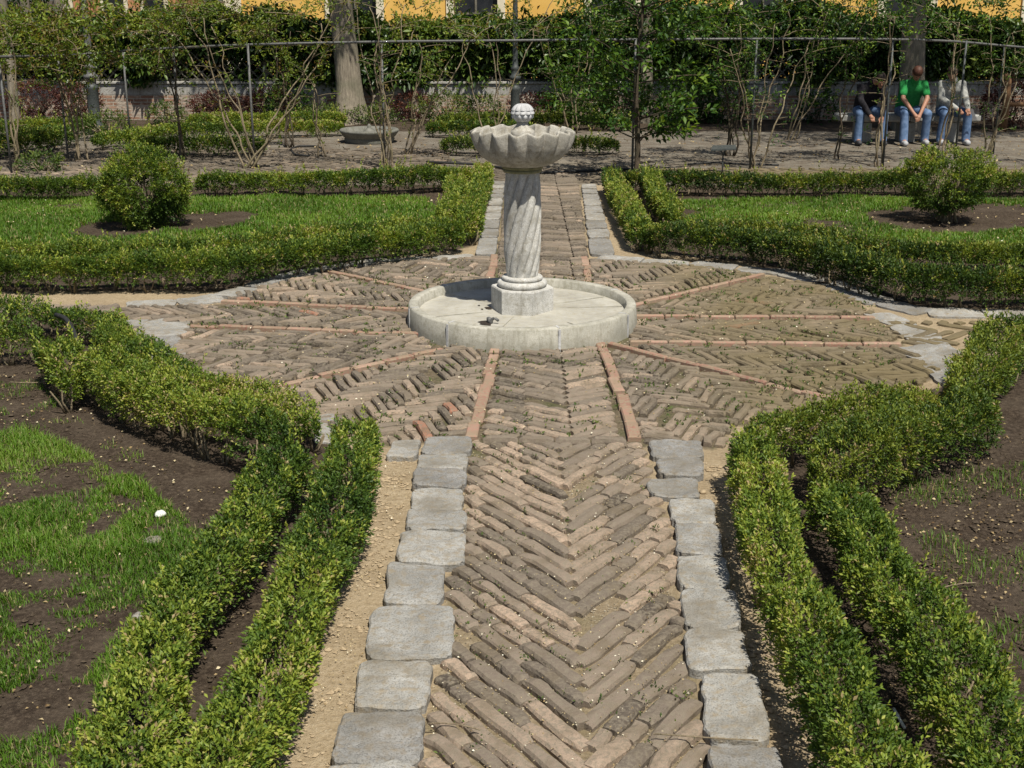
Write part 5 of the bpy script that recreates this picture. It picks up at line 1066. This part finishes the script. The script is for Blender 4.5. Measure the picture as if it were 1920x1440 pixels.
    for k_, a_ in zip(kn, an): capsule(mb, W(*k_), W(a_[0], a_[1], .10), .072, .072); capsule(mb, W(a_[0], a_[1], .10), W(a_[0], a_[1]-.01, .085), .072, .07)
    for s_ in (-.06, .06): capsule(mb, W(s_, .05, .56), W(s_, .02, .64), .135, .125)
    fuse(mb, 'jeans', M['denim'], root, .012)
    for a_, f_ in zip(an, ft_):
        mb = MB(); capsule(mb, W(a_[0], a_[1]+.02, .055), W(f_[0], f_[1]-.09, .045), .056, .046); capsule(mb, W(*a_), W(a_[0], a_[1], .13), .055, .05); fuse(mb, 'shoe', M[shoe], root, .012)
    mb = MB(); c_ = np.array(hp(0, .012, .034)); ellip(mb, tuple(c_), (.086, .103, .096), rot=nod); ellip(mb, hp(0, .045, -.01), (.082, .07, .095), rot=nod); fuse(mb, 'hair', M[hair], root, .01)
    mb = MB()
    for s_ in (-1, 1): ellip(mb, hp(s_*.03, -.092, .012), (.011, .006, .006))
    sub(mb, 'eyes', M['dark'], root); mb = MB(); ellip(mb, hp(0, -.104, -.05), (.022, .006, .006)); sub(mb, 'mouth', M['hairred'], root)
    return root, X, hn
person(1622, 'person in black top and blue jeans leaning forward at the bench left end', ('blackcloth', 'sweater'), 1, 'hair', 'shoedk', lean=.02, headz=-.06, headoff=(.10, -.02), drop=.05, jacket=True, hands=[(-.06, -.6, .50), (.13, -.6, .47)], feet=[(-.20, -.48), (.22, -.50)])
person(1700, 'person in a green t-shirt looking down with hands clasped between the knees', ('greencloth', 't_shirt'), 0, 'hairred', 'shoe', lean=.02, nod=1.0, hands=[(-.03, -.58, .52), (.05, -.58, .50)], feet=[(-.16, -.56), (.24, -.42)])
person(1777, 'person in a pale striped jacket holding a white paper on the right', ('jacket', 'jacket'), 1, 'hair', 'shoe', lean=-.04, turn=.25, headoff=(-.06, 0), jacket=True, hands=[(.0, -.52, .60), (.16, -.55, .60)], feet=[(-.2, -.42), (.22, -.46)])
X = D(1777, 205, YS)[0]
mb = MB(); V = [(X+.16, YS-.64, .60), (X+.20, YS-.66, .61), (X+.30, YS-.60, .44), (X+.26, YS-.58, .43)]; V = V+[(a, b-.012, c+.008) for a, b, c in V]; mb.add(V, [[0, 1, 2, 3], [7, 6, 5, 4], [0, 4, 5, 1], [1, 5, 6, 2], [2, 6, 7, 3], [3, 7, 4, 0]])
tag(mb.build('folded_paper', M['paper'], smooth=False, loc=(X+.2, YS-.6, .5)), 'narrow white folded paper held by the person in the striped jacket', 'paper')
